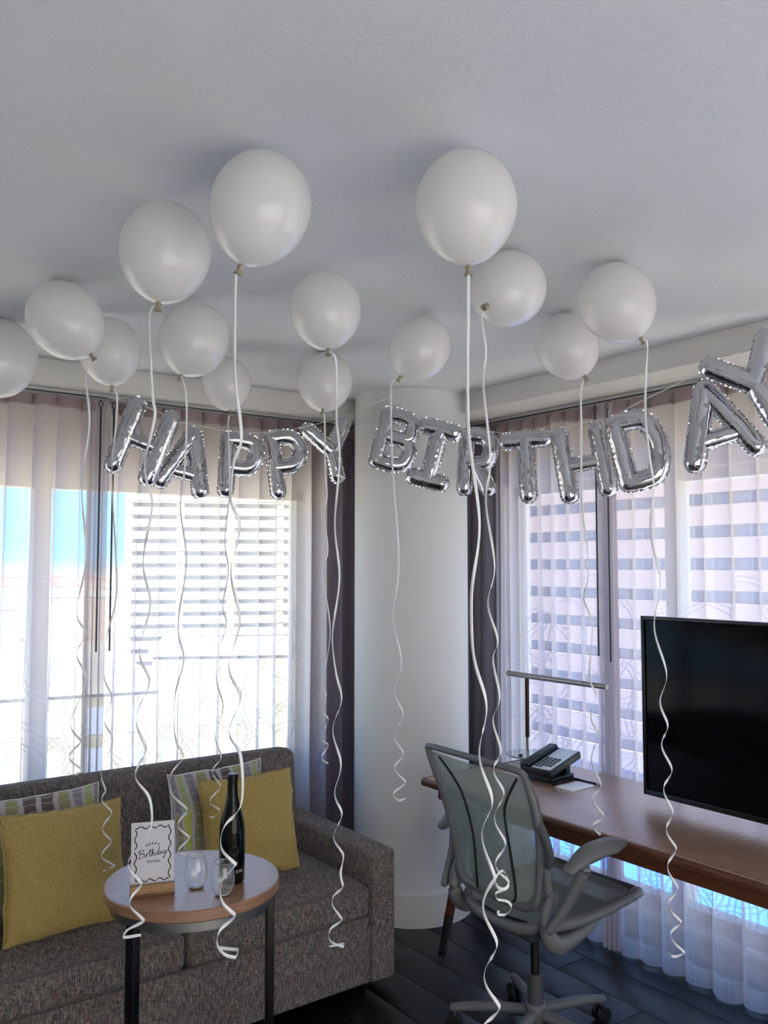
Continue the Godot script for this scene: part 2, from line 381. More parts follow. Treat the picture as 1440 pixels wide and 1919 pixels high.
func make_materials() -> void:
	noise.noise_type = FastNoiseLite.TYPE_SIMPLEX_SMOOTH
	noise.frequency = 1.0
	noise.seed = 7
	noise.fractal_octaves = 3
	rng.seed = 11
	var plaster := paint(256, 256, func(x, y):
		var v := 0.5 + 0.35 * n2(x, y, 0.09) + 0.25 * n2(x, y, 0.25, 40.0)
		return Color(v, v, v))
	var m := mat("ceiling paint", Color(0.84, 0.845, 0.86), 0.9)
	m.uv1_triplanar = true; m.uv1_world_triplanar = true; m.uv1_scale = Vector3(2.2, 2.2, 2.2)
	relief(m, plaster, 0.18)
	m = mat("wall paint", Color(0.86, 0.855, 0.84), 0.85)
	mat("trim paint", Color(0.86, 0.85, 0.83), 0.7)
	mat("column paint", Color(0.87, 0.875, 0.87), 0.75)
	mat("back wall paint", Color(0.84, 0.83, 0.80), 0.85)
	mat("frame paint", Color(0.85, 0.84, 0.80), 0.5)
	m = mat("pane glass", Color(0.95, 1, 1, 0.04), 0.0)
	m.transparency = BaseMaterial3D.TRANSPARENCY_ALPHA
	# sheer cloth with a faint looping pattern in its lower half
	rng.seed = 5
	var im := Image.create(512, 1024, false, Image.FORMAT_RGBA8)
	for y in 1024:
		for x in 512:
			var w := 0.02 * sin(x * 2.1) * sin(y * 1.9)
			var g := 0.97 + 0.02 * n2(x, y, 0.5)
			im.set_pixel(x, y, Color(g, g, g, 0.55 + w))
	for k in 46:
		var cx := rng.randf() * 512
		var cy := 420.0 + rng.randf() * 600
		var rx := 25.0 + rng.randf() * 75
		var ry := rx * (0.7 + rng.randf() * 0.9)
		var tilt := rng.randf() * TAU
		for ring in 2:
			var steps := int(TAU * ry * 2)
			for s in steps:
				var a := TAU * s / steps
				var e := Vector2(cos(a) * (rx - ring * 9), sin(a) * (ry - ring * 9)).rotated(tilt)
				for d in 3:
					var px := int(cx + e.x + d + 1024) % 512
					var py := int(cy + e.y)
					if py >= 0 and py < 1024:
						im.set_pixel(px, py, Color(0.86, 0.86, 0.89, 0.80))
	var sheer_tex := ImageTexture.create_from_image(im)
	m = mat("sheer cloth", Color(0.95, 0.915, 0.92), 0.9)
	m.transparency = BaseMaterial3D.TRANSPARENCY_ALPHA
	m.albedo_texture = sheer_tex
	m.cull_mode = BaseMaterial3D.CULL_DISABLED
	m.backlight_enabled = true
	m.backlight = Color(1.4, 1.4, 1.4)
	m = mat("hem cloth", Color(0.74, 0.69, 0.73, 0.86), 0.9)
	m.transparency = BaseMaterial3D.TRANSPARENCY_ALPHA
	m.cull_mode = BaseMaterial3D.CULL_DISABLED
	m.backlight_enabled = true
	m.backlight = Color(0.8, 0.8, 0.8)
	m = mat("fill cloth", Color(0.44, 0.435, 0.43), 0.9)  # cloth of the added blind that spreads fill light
	m.backlight_enabled = true
	m.backlight = Color(1, 1, 1)
	m = mat("heading tape", Color(0.62, 0.54, 0.55), 0.9)
	m.cull_mode = BaseMaterial3D.CULL_DISABLED
	m.backlight_enabled = true
	m.backlight = Color(0.4, 0.4, 0.4)
	m = mat("drape cloth", Color(0.50, 0.48, 0.53), 0.9)
	m.cull_mode = BaseMaterial3D.CULL_DISABLED
	m.backlight_enabled = true
	m.backlight = Color(0.15, 0.15, 0.15)
	mat("track metal", Color(0.72, 0.72, 0.72), 0.4, 0.3)
	mat("track slot", Color(0.12, 0.12, 0.13), 0.6)
	mat("wand", Color(0.22, 0.23, 0.26), 0.3)
	mat("chrome", Color(0.82, 0.82, 0.82), 0.12, 1.0)
	mat("brushed steel", Color(0.62, 0.61, 0.60), 0.32, 1.0)
	mat("dark steel", Color(0.10, 0.09, 0.09), 0.35, 0.6)
	# floor
	var grain := paint(256, 256, func(x, y):
		var v := 0.62 + 0.30 * n2(x * 9.0, y * 0.5, 0.03) + 0.16 * n2(x * 14.0, y, 0.09, 9.0)
		return Color(v, v * 0.97, v * 0.97))
	for i in 3:
		var q: float = [0.92, 1.06, 1.2][i]
		m = mat("floor plank %d" % i, Color(0.145 * q, 0.13 * q, 0.135 * q), 0.36)
		m.albedo_texture = grain
		m.uv1_triplanar = true; m.uv1_scale = Vector3(2.4, 2.4, 0.6)
	mat("rug wool", Color(0.78, 0.775, 0.77), 0.95)  # pale, for the added rug that bounces light upward
	mat("floor base", Color(0.09, 0.08, 0.085), 0.5)
	# tweed
	var tweed := paint(512, 512, func(x, y):
		var s := n2(x * 6.0, y * 0.7, 0.034) * 0.75 + n2(x * 9.0, y * 1.2, 0.06, 31.0) * 0.5
		var t := n2(x * 0.7, y * 6.0, 0.05, 77.0) * 0.30
		var v := clampf(0.60 + s * 0.48 + t, 0.12, 1.0)
		var r := clampf(n2(x * 1.4, y * 0.5, 0.02, 51.0), 0.0, 1.0) * 0.10
		return Color(v + r, v * 0.98, v * 0.965))
	m = mat("tweed", Color(0.68, 0.66, 0.64), 0.95)
	triplanar(m, tweed, Vector3(1.7, 1.7, 1.7))
	relief(m, tweed, 0.15)
	mat("piping", Color(0.38, 0.36, 0.355), 0.9)
	var linen := paint(256, 256, func(x, y):
		var v := 0.84 + 0.17 * n2(x * 5.0, y * 0.8, 0.07) + 0.13 * n2(x * 0.8, y * 5.0, 0.07, 20.0)
		return Color(v, v, v))
	m = mat("yellow velvet", Color(0.77, 0.665, 0.38), 0.85)
	triplanar(m, linen, Vector3(4, 4, 4))
	m.rim_enabled = true; m.rim = 0.5; m.rim_tint = 0.4
	# patterned pillow: wavering columns of small blocks
	var blocks := [Color(0.58, 0.56, 0.60), Color(0.40, 0.35, 0.35), Color(0.72, 0.75, 0.36), Color(0.60, 0.60, 0.44), Color(0.48, 0.41, 0.36), Color(0.13, 0.14, 0.19), Color(0.66, 0.70, 0.50)]
	var pattern := paint(512, 512, func(x, y):
		var u: float = x / 512.0 + 0.012 * sin(y * 0.021)
		var col := int(floor(u * 10.0))
		var fu := u * 10.0 - col
		var vv: float = y / 512.0 * 12.0 + 0.3 * sin(x * 0.06) + col * 0.37
		var rowi := int(floor(vv))
		if fu < 0.30:
			return Color(0.74, 0.72, 0.74)
		if vv - rowi < 0.08:
			return Color(0.78, 0.77, 0.76)
		return blocks[(col * 5 + (rowi / 5) * 3 + col * col) % 7])
	m = mat("block print", Color(0.95, 0.95, 0.95), 0.85)
	m.albedo_texture = pattern
	# woods
	var wood := paint(512, 256, func(x, y):
		var v := 0.80 + 0.16 * n2(x * 0.35, y * 5.0, 0.03) + 0.10 * n2(x * 0.6, y * 12.0, 0.06, 12.0)
		return Color(v, v * 0.97, v * 0.93))
	m = mat("table wood", Color(0.74, 0.57, 0.46), 0.34)
	m.clearcoat_enabled = true
	m.clearcoat = 0.8
	m.clearcoat_roughness = 0.3
	triplanar(m, wood, Vector3(2.2, 2.2, 2.2))
	m = mat("desk wood", Color(0.80, 0.66, 0.57), 0.30)
	m.clearcoat_enabled = true
	m.clearcoat = 1.0
	m.clearcoat_roughness = 0.36
	triplanar(m, wood, Vector3(1.2, 1.2, 1.2), true)
	m.uv1_offset = Vector3(0.2, 0.1, 0.4)
	m = mat("desk edge", Color(0.47, 0.28, 0.19), 0.35)
	triplanar(m, wood, Vector3(2, 2, 2))
	m = mat("pale wood", Color(0.78, 0.63, 0.46), 0.6)
	triplanar(m, wood, Vector3(5, 5, 5))
	mat("card paper", Color(0.83, 0.82, 0.84), 0.7)
	mat("ink", Color(0.06, 0.06, 0.10), 0.7)
	m = mat("clear glass", Color(0.97, 1, 1, 0.03), 0.0)
	m.transparency = BaseMaterial3D.TRANSPARENCY_ALPHA
	m = mat("glass edge", Color(0.72, 0.75, 0.77, 0.7), 0.08)
	m.transparency = BaseMaterial3D.TRANSPARENCY_ALPHA
	m.metallic = 0.6
	m = mat("bottle glass", Color(0.03, 0.04, 0.03), 0.08)
	m.metallic_specular = 0.35
	mat("bottle foil", Color(0.10, 0.045, 0.04), 0.3, 0.4)
	mat("bottle print", Color(0.72, 0.72, 0.70), 0.5)
	mat("bottle emblem", Color(0.30, 0.33, 0.28), 0.4)
	# chair
	mat("chair plastic", Color(0.41, 0.42, 0.425), 0.42)
	mat("chair plastic dark", Color(0.30, 0.31, 0.32), 0.45)
	mat("caster rubber", Color(0.035, 0.035, 0.04), 0.5)
	mat("chair seam", Color(0.06, 0.065, 0.07), 0.7)
	var weave := paint(64, 64, func(x, y):
		var on := (int(x) % 8 < 5) or (int(y) % 8 < 3)
		return Color(0.95, 0.97, 0.95, 0.92) if on else Color(0.5, 0.52, 0.5, 0.55), true)
	m = mat("chair mesh", Color(0.62, 0.65, 0.64), 0.75)
	m.albedo_texture = weave
	m.uv1_scale = Vector3(14, 14, 1)
	m.transparency = BaseMaterial3D.TRANSPARENCY_ALPHA
	m.cull_mode = BaseMaterial3D.CULL_DISABLED
	# television, phone
	m = mat("screen", Color(0.03, 0.035, 0.045), 0.14)
	m.metallic_specular = 0.22
	mat("tv plastic", Color(0.02, 0.02, 0.022), 0.3)
	mat("phone plastic", Color(0.06, 0.10, 0.115), 0.35)
	mat("phone face", Color(0.84, 0.89, 0.94), 0.4)
	mat("phone keys", Color(0.06, 0.08, 0.09), 0.5)
	mat("paper", Color(0.95, 0.96, 0.97), 0.7)
	mat("pen teal", Color(0.03, 0.14, 0.17), 0.3)
	mat("bronze", Color(0.23, 0.16, 0.12), 0.35, 0.7)
	m = mat("base glass", Color(0.75, 0.80, 0.82), 0.05, 0.85)
	# balloons
	m = mat("latex", Color(0.93, 0.92, 0.91), 0.5)
	m.backlight_enabled = true
	m.backlight = Color(0.8, 0.8, 0.8)
	m.clearcoat_enabled = true
	m.clearcoat = 1.0
	m.clearcoat_roughness = 0.03
	mat("latex knot", Color(0.60, 0.57, 0.47), 0.5)
	m = mat("ribbon", Color(0.96, 0.96, 0.965), 0.35)
	m.cull_mode = BaseMaterial3D.CULL_DISABLED
	m.backlight_enabled = true
	m.backlight = Color(0.3, 0.3, 0.3)
	m = mat("foil", Color(0.80, 0.80, 0.82), 0.07, 1.0)
	mat("cord", Color(0.9, 0.9, 0.88), 0.6)
	# outdoors
	mat("tower white", Color(0.46, 0.455, 0.42), 0.8)
	mat("tower glass", Color(0.41, 0.45, 0.44), 0.3)
	mat("brick pink", Color(0.45, 0.405, 0.40), 0.85)
	mat("office glass", Color(0.28, 0.37, 0.51), 0.15)
	mat("blue bounce", Color(0.15, 0.40, 0.74), 0.6)  # strong blue, throws the blue glow under the desk
	mat("podium glass", Color(0.22, 0.50, 0.86), 0.35)  # unseen lower storeys, blue to tint the light under the desk
	mat("office frame", Color(0.50, 0.56, 0.64), 0.5)
	mat("tan stone", Color(0.44, 0.435, 0.35), 0.85)
	mat("far tan", Color(0.52, 0.45, 0.38), 0.9)
	mat("far red", Color(0.47, 0.30, 0.27), 0.9)
	mat("far grey", Color(0.45, 0.48, 0.52), 0.9)
	mat("roof white", Color(0.52, 0.52, 0.48), 0.8)
	mat("ground tan", Color(0.55, 0.54, 0.48), 0.95)
	mat("foliage", Color(0.42, 0.50, 0.24), 0.9)
	mat("bark", Color(0.3, 0.24, 0.18), 0.9)


# ---------- the light and the eye ----------
func _ready() -> void:
	var cam := Camera3D.new()
	cam.name = "camera"
	cam.position = Vector3(0, 1.65, 0)
	cam.rotation_degrees = Vector3(3.6, -36.4, 0)
	cam.fov = 61.26
	cam.near = 0.05
	cam.far = 3000.0
	add_child(cam)
	cam.current = true
	var we := WorldEnvironment.new()
	we.name = "environment"
	var env := Environment.new()
	env.background_mode = Environment.BG_SKY
	var sky := Sky.new()
	var psm := ProceduralSkyMaterial.new()
	psm.sky_top_color = Color(0.44, 0.57, 0.80)
	psm.sky_horizon_color = Color(0.38, 0.71, 0.93)
	psm.sky_curve = 0.25
	psm.sky_energy_multiplier = 0.86
	psm.ground_bottom_color = Color(0.55, 0.55, 0.50)
	psm.ground_horizon_color = Color(0.66, 0.68, 0.66)
	psm.ground_energy_multiplier = 1.0
	sky.sky_material = psm
	env.sky = sky
	env.tonemap_mode = Environment.TONE_MAPPER_LINEAR
	env.tonemap_exposure = 4.7
	env.sdfgi_enabled = true
	env.ssao_enabled = true
	env.ssil_enabled = true
	we.environment = env
	add_child(we)
	var sun := DirectionalLight3D.new()
	sun.name = "sun"
	sun.light_color = Color(1.0, 0.985, 0.96)
	sun.light_energy = 4.0
	sun.light_angular_distance = 0.5
	sun.sky_mode = DirectionalLight3D.SKY_MODE_LIGHT_ONLY
	sun.shadow_enabled = true
	add_child(sun)
	sun.look_at_from_position(Vector3(-20, 60, 60), Vector3.ZERO)

	make_materials()
	build_room()
	build_outdoors()
	build_curtains()
	build_sofa()
	build_pillows()
	build_desk()
	build_tv()
	build_chair()
	build_table()
	build_table_things()
	build_desk_things()
	build_balloons()
	build_letters()


# ---------- the room ----------
const XL := -1.7  # unseen side wall, kept close so daylight bounces back
const XR := 3.3
const ZB := -3.95
const ZF := 1.5  # unseen rear wall, kept close so daylight bounces back
const CE := 2.5


const SETTING := {
	"floor": ["dark plank floor under the chair and sofa", "floor"],
	"ceiling": ["white textured plaster ceiling above the balloons", "ceiling"],
	"wall_back": ["white wall round the sofa window", "wall"],
	"wall_right": ["white wall round the desk window", "wall"],
	"wall_left": ["unseen white side wall to the left of the sofa, set close to bounce daylight", "wall"],
	"wall_front": ["unseen white wall behind the viewer, set close to bounce daylight", "wall"],
	"trim_1": ["white boxed ledge under the ceiling above the sofa window", "trim"],
	"trim_2": ["white boxed ledge under the ceiling above the desk window", "trim"],
	"baseboard_back": ["white baseboard along the sofa wall", "baseboard"],
	"baseboard_right": ["white baseboard along the desk wall", "baseboard"],
	"ground": ["pale ground far below the windows", "ground"],
	"window_1": ["white framed window behind the sofa curtains", "window"],
	"window_2": ["white framed window behind the desk curtains", "window"],
	"window_3": ["added white framed window with lowered blind behind the viewer, a fill light", "window"],
}


func build_room() -> void:
	var st := mb()
	span(st, Vector3(XL - 0.2, -0.25, ZB - 0.2), Vector3(XR + 0.2, -0.012, ZF + 0.2))
	var fl := struct("floor", st, M["floor base"])
	rng.seed = 3
	var w := 0.182
	var variants := []
	for i in 3:
		var s := mb()
		rbox(s, Vector3(0, -0.006, 0), Vector3(w - 0.0025, 0.012, 1.2 - 0.0025), 0.0012, Basis.IDENTITY, 1)
		variants.append(mesh_of(s, M["floor plank %d" % i]))
	for i in 19:
		var x := XR - 0.095 - i * w
		var z := ZB + 0.6 - rng.randf() * 1.0
		while z < 0.8:
			var p := part_mesh("plank", variants[rng.randi() % 3], fl)
			p.position = Vector3(x, 0, z)
			z += 1.2
	st = mb()
	rbox(st, Vector3(0.1, 0.0065, -0.05), Vector3(3.5, 0.013, 2.9), 0.005, Basis.IDENTITY, 1)
	part("fill_rug", st, M["rug wool"], fl)  # added out of view to bounce light onto the ceiling
	st = mb()
	span(st, Vector3(XL - 0.2, CE, ZB - 0.2), Vector3(XR + 0.2, CE + 0.2, ZF + 0.2))
	struct("ceiling", st, M["ceiling paint"])
	# walls round the window openings
	st = mb()
	span(st, Vector3(XL - 0.2, 0, ZB - 0.2), Vector3(W1A, CE, ZB))
	span(st, Vector3(W1B, 0, ZB - 0.2), Vector3(XR + 0.2, CE, ZB))
	span(st, Vector3(W1A, 0, ZB - 0.2), Vector3(W1B, WLOW1, ZB))
	span(st, Vector3(W1A, WTOP, ZB - 0.2), Vector3(W1B, CE, ZB))
	struct("wall_back", st, M["wall paint"])
	st = mb()
	span(st, Vector3(XR, 0, W2B), Vector3(XR + 0.2, CE, ZF + 0.2))
	span(st, Vector3(XR, 0, ZB), Vector3(XR + 0.2, CE, W2A))
	span(st, Vector3(XR, 0, W2A), Vector3(XR + 0.2, WLOW2, W2B))
	span(st, Vector3(XR, WTOP + 0.03, W2A), Vector3(XR + 0.2, CE, W2B))
	struct("wall_right", st, M["wall paint"])
	st = mb()
	span(st, Vector3(XL - 0.2, 0, ZB), Vector3(XL, CE, ZF + 0.2))
	struct("wall_left", st, M["wall paint"])
	st = mb()
	span(st, Vector3(XL, 0, ZF), Vector3(W3A, CE, ZF + 0.2))
	span(st, Vector3(W3B, 0, ZF), Vector3(XR, CE, ZF + 0.2))
	span(st, Vector3(W3A, 0, ZF), Vector3(W3B, WLOW2, ZF + 0.2))
	span(st, Vector3(W3A, WTOP, ZF), Vector3(W3B, CE, ZF + 0.2))
	struct("wall_front", st, M["back wall paint"])
	# windows
	var wn := struct_node("window_1")
	st = mb()
	var z0 := ZB - 0.12
	var zc := ZB - 0.06
	span(st, Vector3(W1A, WTOP - 0.05, z0), Vector3(W1B, WTOP, zc + 0.02))
	span(st, Vector3(W1A, WLOW1, z0), Vector3(W1B, WLOW1 + 0.06, zc + 0.02))
	span(st, Vector3(W1A, WLOW1, z0), Vector3(W1A + 0.05, WTOP, zc + 0.02))
	span(st, Vector3(W1B - 0.05, WLOW1, z0), Vector3(W1B, WTOP, zc + 0.02))
	part("window_frame", st, M["frame paint"], wn)
	for x in [0.02, 1.055]:
		st = mb()
		rbox(st, Vector3(x, (WTOP + WLOW1) / 2, (z0 + zc) / 2 + 0.01), Vector3(0.075, WTOP - WLOW1 - 0.05, 0.09), 0.006, Basis.IDENTITY, 2)
		part("mullion", st, M["frame paint"], wn)
	var xs := [W1A + 0.05, 0.02, 1.055, W1B - 0.05]
	for i in 3:
		st = mb()
		span(st, Vector3(xs[i], WLOW1 + 0.05, z0 + 0.028), Vector3(xs[i + 1], WTOP - 0.04, z0 + 0.034))
		part("pane", st, M["pane glass"], wn)
	st = mb()
	rbox(st, Vector3((W1A + W1B) / 2, WLOW1 - 0.012, ZB - 0.03), Vector3(W1B - W1A, 0.025, 0.12), 0.008, Basis.IDENTITY, 2)
	part("window_sill", st, M["trim paint"], wn)
	wn = struct_node("window_2")
	st = mb()
	var x0 := XR + 0.06
	var x1 := XR + 0.14
	var wt := WTOP + 0.03
	span(st, Vector3(x0, wt - 0.05, W2A), Vector3(x1, wt, W2B))
	span(st, Vector3(x0, WLOW2, W2A), Vector3(x1, WLOW2 + 0.06, W2B))
	span(st, Vector3(x0, WLOW2, W2A), Vector3(x1, wt, W2A + 0.05))
	span(st, Vector3(x0, WLOW2, W2B - 0.05), Vector3(x1, wt, W2B))
	part("window_frame", st, M["frame paint"], wn)
	for z in [-2.36, -1.33, -0.1]:
		st = mb()
		rbox(st, Vector3((x0 + x1) / 2 - 0.01, (wt + WLOW2) / 2, z), Vector3(0.09, wt - WLOW2 - 0.05, 0.075), 0.006, Basis.IDENTITY, 2)
		part("mullion", st, M["frame paint"], wn)
	var zs := [W2A + 0.05, -2.36, -1.33, -0.1, W2B - 0.05]
	for i in 4:
		st = mb()
		span(st, Vector3(x1 - 0.034, WLOW2 + 0.05, zs[i]), Vector3(x1 - 0.028, wt - 0.04, zs[i + 1]))
		part("pane", st, M["pane glass"], wn)
	st = mb()
	rbox(st, Vector3(XR + 0.03, WLOW2 - 0.012, (W2A + W2B) / 2), Vector3(0.12, 0.025, W2B - W2A), 0.008, Basis.IDENTITY, 2)
	part("window_sill", st, M["trim paint"], wn)
	wn = struct_node("window_3")  # added behind the viewer: sunlit window that fills the room
	st = mb()
	span(st, Vector3(W3A, WTOP - 0.05, ZF + 0.06), Vector3(W3B, WTOP, ZF + 0.14))
	span(st, Vector3(W3A, WLOW2, ZF + 0.06), Vector3(W3B, WLOW2 + 0.06, ZF + 0.14))
	span(st, Vector3(W3A, WLOW2, ZF + 0.06), Vector3(W3A + 0.05, WTOP, ZF + 0.14))
	span(st, Vector3(W3B - 0.05, WLOW2, ZF + 0.06), Vector3(W3B, WTOP, ZF + 0.14))
	part("window_frame", st, M["frame paint"], wn)
	st = mb()
	span(st, Vector3(W3A + 0.05, WLOW2 + 0.05, ZF + 0.105), Vector3(W3B - 0.05, WTOP - 0.04, ZF + 0.111))
	part("pane", st, M["pane glass"], wn)
	st = mb()
	span(st, Vector3(W3A - 0.01, WLOW2 + 0.02, ZF - 0.012), Vector3(W3B + 0.01, WTOP + 0.06, ZF - 0.0105))
	part("fill_blind", st, M["fill cloth"], wn)  # added blind, glows with sunlight to brighten the room
	# dropped boxes above the windows, which the curtains hang under
	st = mb()
	rbox(st, Vector3((XL + XR) / 2, 2.45, (ZB - 3.62) / 2), Vector3(XR - XL, 0.1, absf(ZB + 3.62)), 0.003, Basis.IDENTITY, 1)
	struct("trim_1", st, M["trim paint"])
	st = mb()
	rbox(st, Vector3((2.8 + XR) / 2, 2.45, (-3.62 + ZF) / 2), Vector3(XR - 2.8, 0.1, ZF + 3.62), 0.003, Basis.IDENTITY, 1)
	struct("trim_2", st, M["trim paint"])
	# the round column and its base
	var c := Vector3(2.69, 0, -3.42)
	st = mb()
	lathe(st, [Vector2(0.283, 0.0), Vector2(0.283, 0.8), Vector2(0.283, 1.7), Vector2(0.283, CE)], 96)
	var col := part("column", st, M["column paint"], self)
	col.position = c
	col.set_meta("kind", "structure")
	tag(col, "smooth round white column in the corner between the two windows", "column")
	st = mb()
	lathe(st, sharp([Vector2(0.2835, 0.0), Vector2(0.2965, 0.0), Vector2(0.2965, 0.145), Vector2(0.2925, 0.152), Vector2(0.2835, 0.154)]), 96)
	var bb := part("baseboard_column", st, M["trim paint"], self)
	bb.position = c
	bb.set_meta("kind", "structure")
	tag(bb, "white baseboard ring round the foot of the column", "baseboard")
	st = mb()
	rbox(st, Vector3((XL + XR) / 2, 0.06, ZB + 0.008), Vector3(XR - XL, 0.12, 0.016), 0.004, Basis.IDENTITY, 2)
	struct("baseboard_back", st, M["trim paint"])
	st = mb()
	rbox(st, Vector3(XR - 0.008, 0.06, (ZB + ZF) / 2), Vector3(0.016, 0.12, ZF - ZB - 0.04), 0.004, Basis.IDENTITY, 2)
	struct("baseboard_right", st, M["trim paint"])


const W1A := -1.5  # out-of-view end, widened to let in more daylight
const W1B := 2.41
const W2A := -3.38
const W2B := 1.3  # out-of-view near end, widened to let in more daylight
const W3A := -0.9
const W3B := 2.4
const WTOP := 2.05
const WLOW1 := 0.62
const WLOW2 := 0.11


# ---------- outdoors: seen through the curtains ----------
func build_outdoors() -> void:
	var st := mb()
	span(st, Vector3(-900, -33, -1500), Vector3(1500, -32, 500))
	struct("ground", st, M["ground tan"])
	# white tower beyond the sofa window
	var t := thing("tower_block", "white high-rise block with rows of balconies, beyond the sofa window", "building", Vector3(104, -32, -196))
	t.rotation.y = -0.42
	var wide := 62.0
	st = mb()
	span(st, Vector3(-wide / 2, 0, -18), Vector3(wide / 2, 50.2, -1.2))
	part("wall", st, M["tower glass"], t)
	for i in 17:
		st = mb()
		var y := 1.6 + i * 3.0
		span(st, Vector3(-wide / 2 - 0.3, y - 0.15, -1.3), Vector3(wide / 2 + 0.3, y + 1.75, 0.5))
		part("balcony_front", st, M["tower white"], t)
	for i in 6:
		st = mb()
		var x := -wide / 2 + wide * i / 5.0
		span(st, Vector3(x - 0.9, 0, -1.3), Vector3(x + 0.9, 51.0, 0.3))
		part("pier", st, M["tower white"], t)
	st = mb()
	span(st, Vector3(-wide / 2 - 0.5, 50.0, -18.2), Vector3(wide / 2 + 0.5, 51.2, 0.7))
	part("roof", st, M["roof white"], t)
	# lower white block at its foot
	t = thing("low_block", "lower pale block with a flat white roof at the foot of the high-rise", "building", Vector3(47, -32, -84))
	t.rotation.y = -0.5
	st = mb()
	span(st, Vector3(-13, 0, -13), Vector3(9, 24.0, 0))
	part("wall", st, M["tan stone"], t)
	st = mb()
	span(st, Vector3(-13.4, 24.0, -13.4), Vector3(9.4, 25.0, 0.4))
	part("roof", st, M["roof white"], t)
	for r in 6:
		for k in 6:
			st = mb()
			span(st, Vector3(-12.0 + k * 3.5, 2.2 + r * 3.6, -0.2), Vector3(-10.4 + k * 3.5, 4.4 + r * 3.6, 0.06))
			part("window", st, M["office frame"], t)
	# tan block close below the window
	t = thing("tan_block", "yellowish stone block with square windows below the sofa window", "building", Vector3(17, -32, -66))
	t.rotation.y = -0.2
	st = mb()
	span(st, Vector3(-15, 0, -18), Vector3(9, 24.2, 0))
	part("wall", st, M["tan stone"], t)
	st = mb()
	span(st, Vector3(-15.3, 24.2, -18.3), Vector3(9.3, 25.0, 0.3))
	part("parapet", st, M["roof white"], t)
	for r in 5:
		for k in 8:
			st = mb()
			span(st, Vector3(-13.8 + k * 2.9, 9.2 + r * 3.0, -0.2), Vector3(-12.4 + k * 2.9, 11.2 + r * 3.0, 0.06))
			part("window", st, M["office frame"], t)
	# big banded building facing the desk window
	t = thing("banded_building", "pinkish office building with long bands of blue windows, outside the desk window", "building", Vector3(73, -32, -46))
	st = mb()
	span(st, Vector3(0.5, 0, -70), Vector3(24, 62.0, 66))
	part("wall", st, M["office glass"], t)
	st = mb()
	span(st, Vector3(-7, 0, -69), Vector3(0.5, 10.0, 65))
	part("unseen_podium", st, M["podium glass"], t)  # unseen blue storeys placed to tint the light under the desk
	for i in range(3, 20):
		st = mb()
		var y := 0.9 + i * 3.05
		span(st, Vector3(-0.35, y, -70.3), Vector3(0.6, y + 1.9, 66.3))
		part("spandrel", st, M["brick pink"], t)
	for i in 24:
		st = mb()
		var z := -70.0 + i * 5.9
		span(st, Vector3(0.1, 0, z - 0.28), Vector3(0.6, 62.0, z + 0.28))
		part("pier", st, M["brick pink"], t)
	st = mb()
	for i in 23:
		for k in 2:
			var z := -70.0 + i * 5.9 + 1.97 * (k + 1)
			span(st, Vector3(0.2, 0, z - 0.06), Vector3(0.55, 62, z + 0.06))
	part("window_bars", st, M["office frame"], t).set_meta("kind", "stuff")
	# blue-topped block placed to tint the light under the desk, source unseen
	t = thing("blue_bounce_block", "blue-topped block standing in for the unseen source of blue light under the desk", "building", Vector3(53.5, -32, -40))
	st = mb()
	span(st, Vector3(-12, 0, -26), Vector3(12, 7.0, 26))
	part("wall", st, M["tan stone"], t)
	for i in 18:
		st = mb()
		var z := -26.0 + i * 3.0
		span(st, Vector3(-12.3, 7.0, z - 0.6), Vector3(12.3, 7.5, z + 2.3))
		part("bounce_panel", st, M["blue bounce"], t)
	# far low roofs on the horizon
	rng.seed = 21
	for row in 4:
		var d: float = [420.0, 560.0, 740.0, 980.0][row]
		var a := 0.08
		while a < 0.56:
			var w := 22.0 + rng.randf() * 40.0
			a += (w / 2 + 6.0) / d
			var h := 9.0 + rng.randf() * 12.0 + row * 3.0
			var hue: int = rng.randi() % 4
			var tone: String = ["tan", "tan", "grey", "red"][hue]
			var o := thing("far_building", "low far-off %s city block on the hazy horizon beyond the sofa window" % tone, "building", Vector3(sin(a) * d, -32, -cos(a) * d), "far-off low city blocks")
			o.rotation.y = -a
			st = mb()
			span(st, Vector3(-w / 2, 0, -8), Vector3(w / 2, h, 8))
			part("wall", st, M["far " + tone], o)
			st = mb()
			span(st, Vector3(-w / 2 - 0.4, h, -8.4), Vector3(w / 2 + 0.4, h + 0.8, 8.4))
			span(st, Vector3(-w * 0.2, h + 0.8, -3), Vector3(w * 0.05, h + 3.0, 3))
			part("roof", st, M[["roof white", "far red", "far grey"][rng.randi() % 3]], o)
			a += (w / 2 + 6.0) / d
	for i in 6:
		var a := deg_to_rad(22.6 + 0.95 * i)
		var d: float = [118.0, 142.0, 130.0][i % 3]
		var o := thing("street_tree", "round green street tree far below the sofa window", "tree", Vector3(sin(a) * d, -32, -cos(a) * d), "street trees below the sofa window")
		st = mb()
		tube(st, PackedVector3Array([Vector3(0, 0, 0), Vector3(0, 9, 0)]), 0.35, 8)
		part("trunk", st, M["bark"], o)
		st = mb()
		for b in 7:
			var q := Vector3(rng.randf() * 2.0 - 1.0, 10.0 + rng.randf() * 5.0, rng.randf() * 2.0 - 1.0)
			blob(st, q, 1.3 + rng.randf() * 0.4, b)
		part("crown", st, M["foliage"], o)


func blob(st: SurfaceTool, c: Vector3, r: float, sd: int) -> void:
	st.set_smooth_group(-1)
	var n := 10
	var g := []
	for i in n + 1:
		var row := PackedVector3Array()
		for j in n:
			var a := PI * i / n
			var b := TAU * j / n
			var d := Vector3(sin(a) * cos(b), -cos(a), -sin(a) * sin(b))
			row.append(c + d * r * (1.0 + 0.35 * noise.get_noise_3d(d.x * 2 + sd * 9, d.y * 2, d.z * 2)))
		g.append(row)
	for i in n:
		for j in n:
			var k := (j + 1) % n
			quad(st, g[i][j], g[i][k], g[i + 1][k], g[i + 1][j])


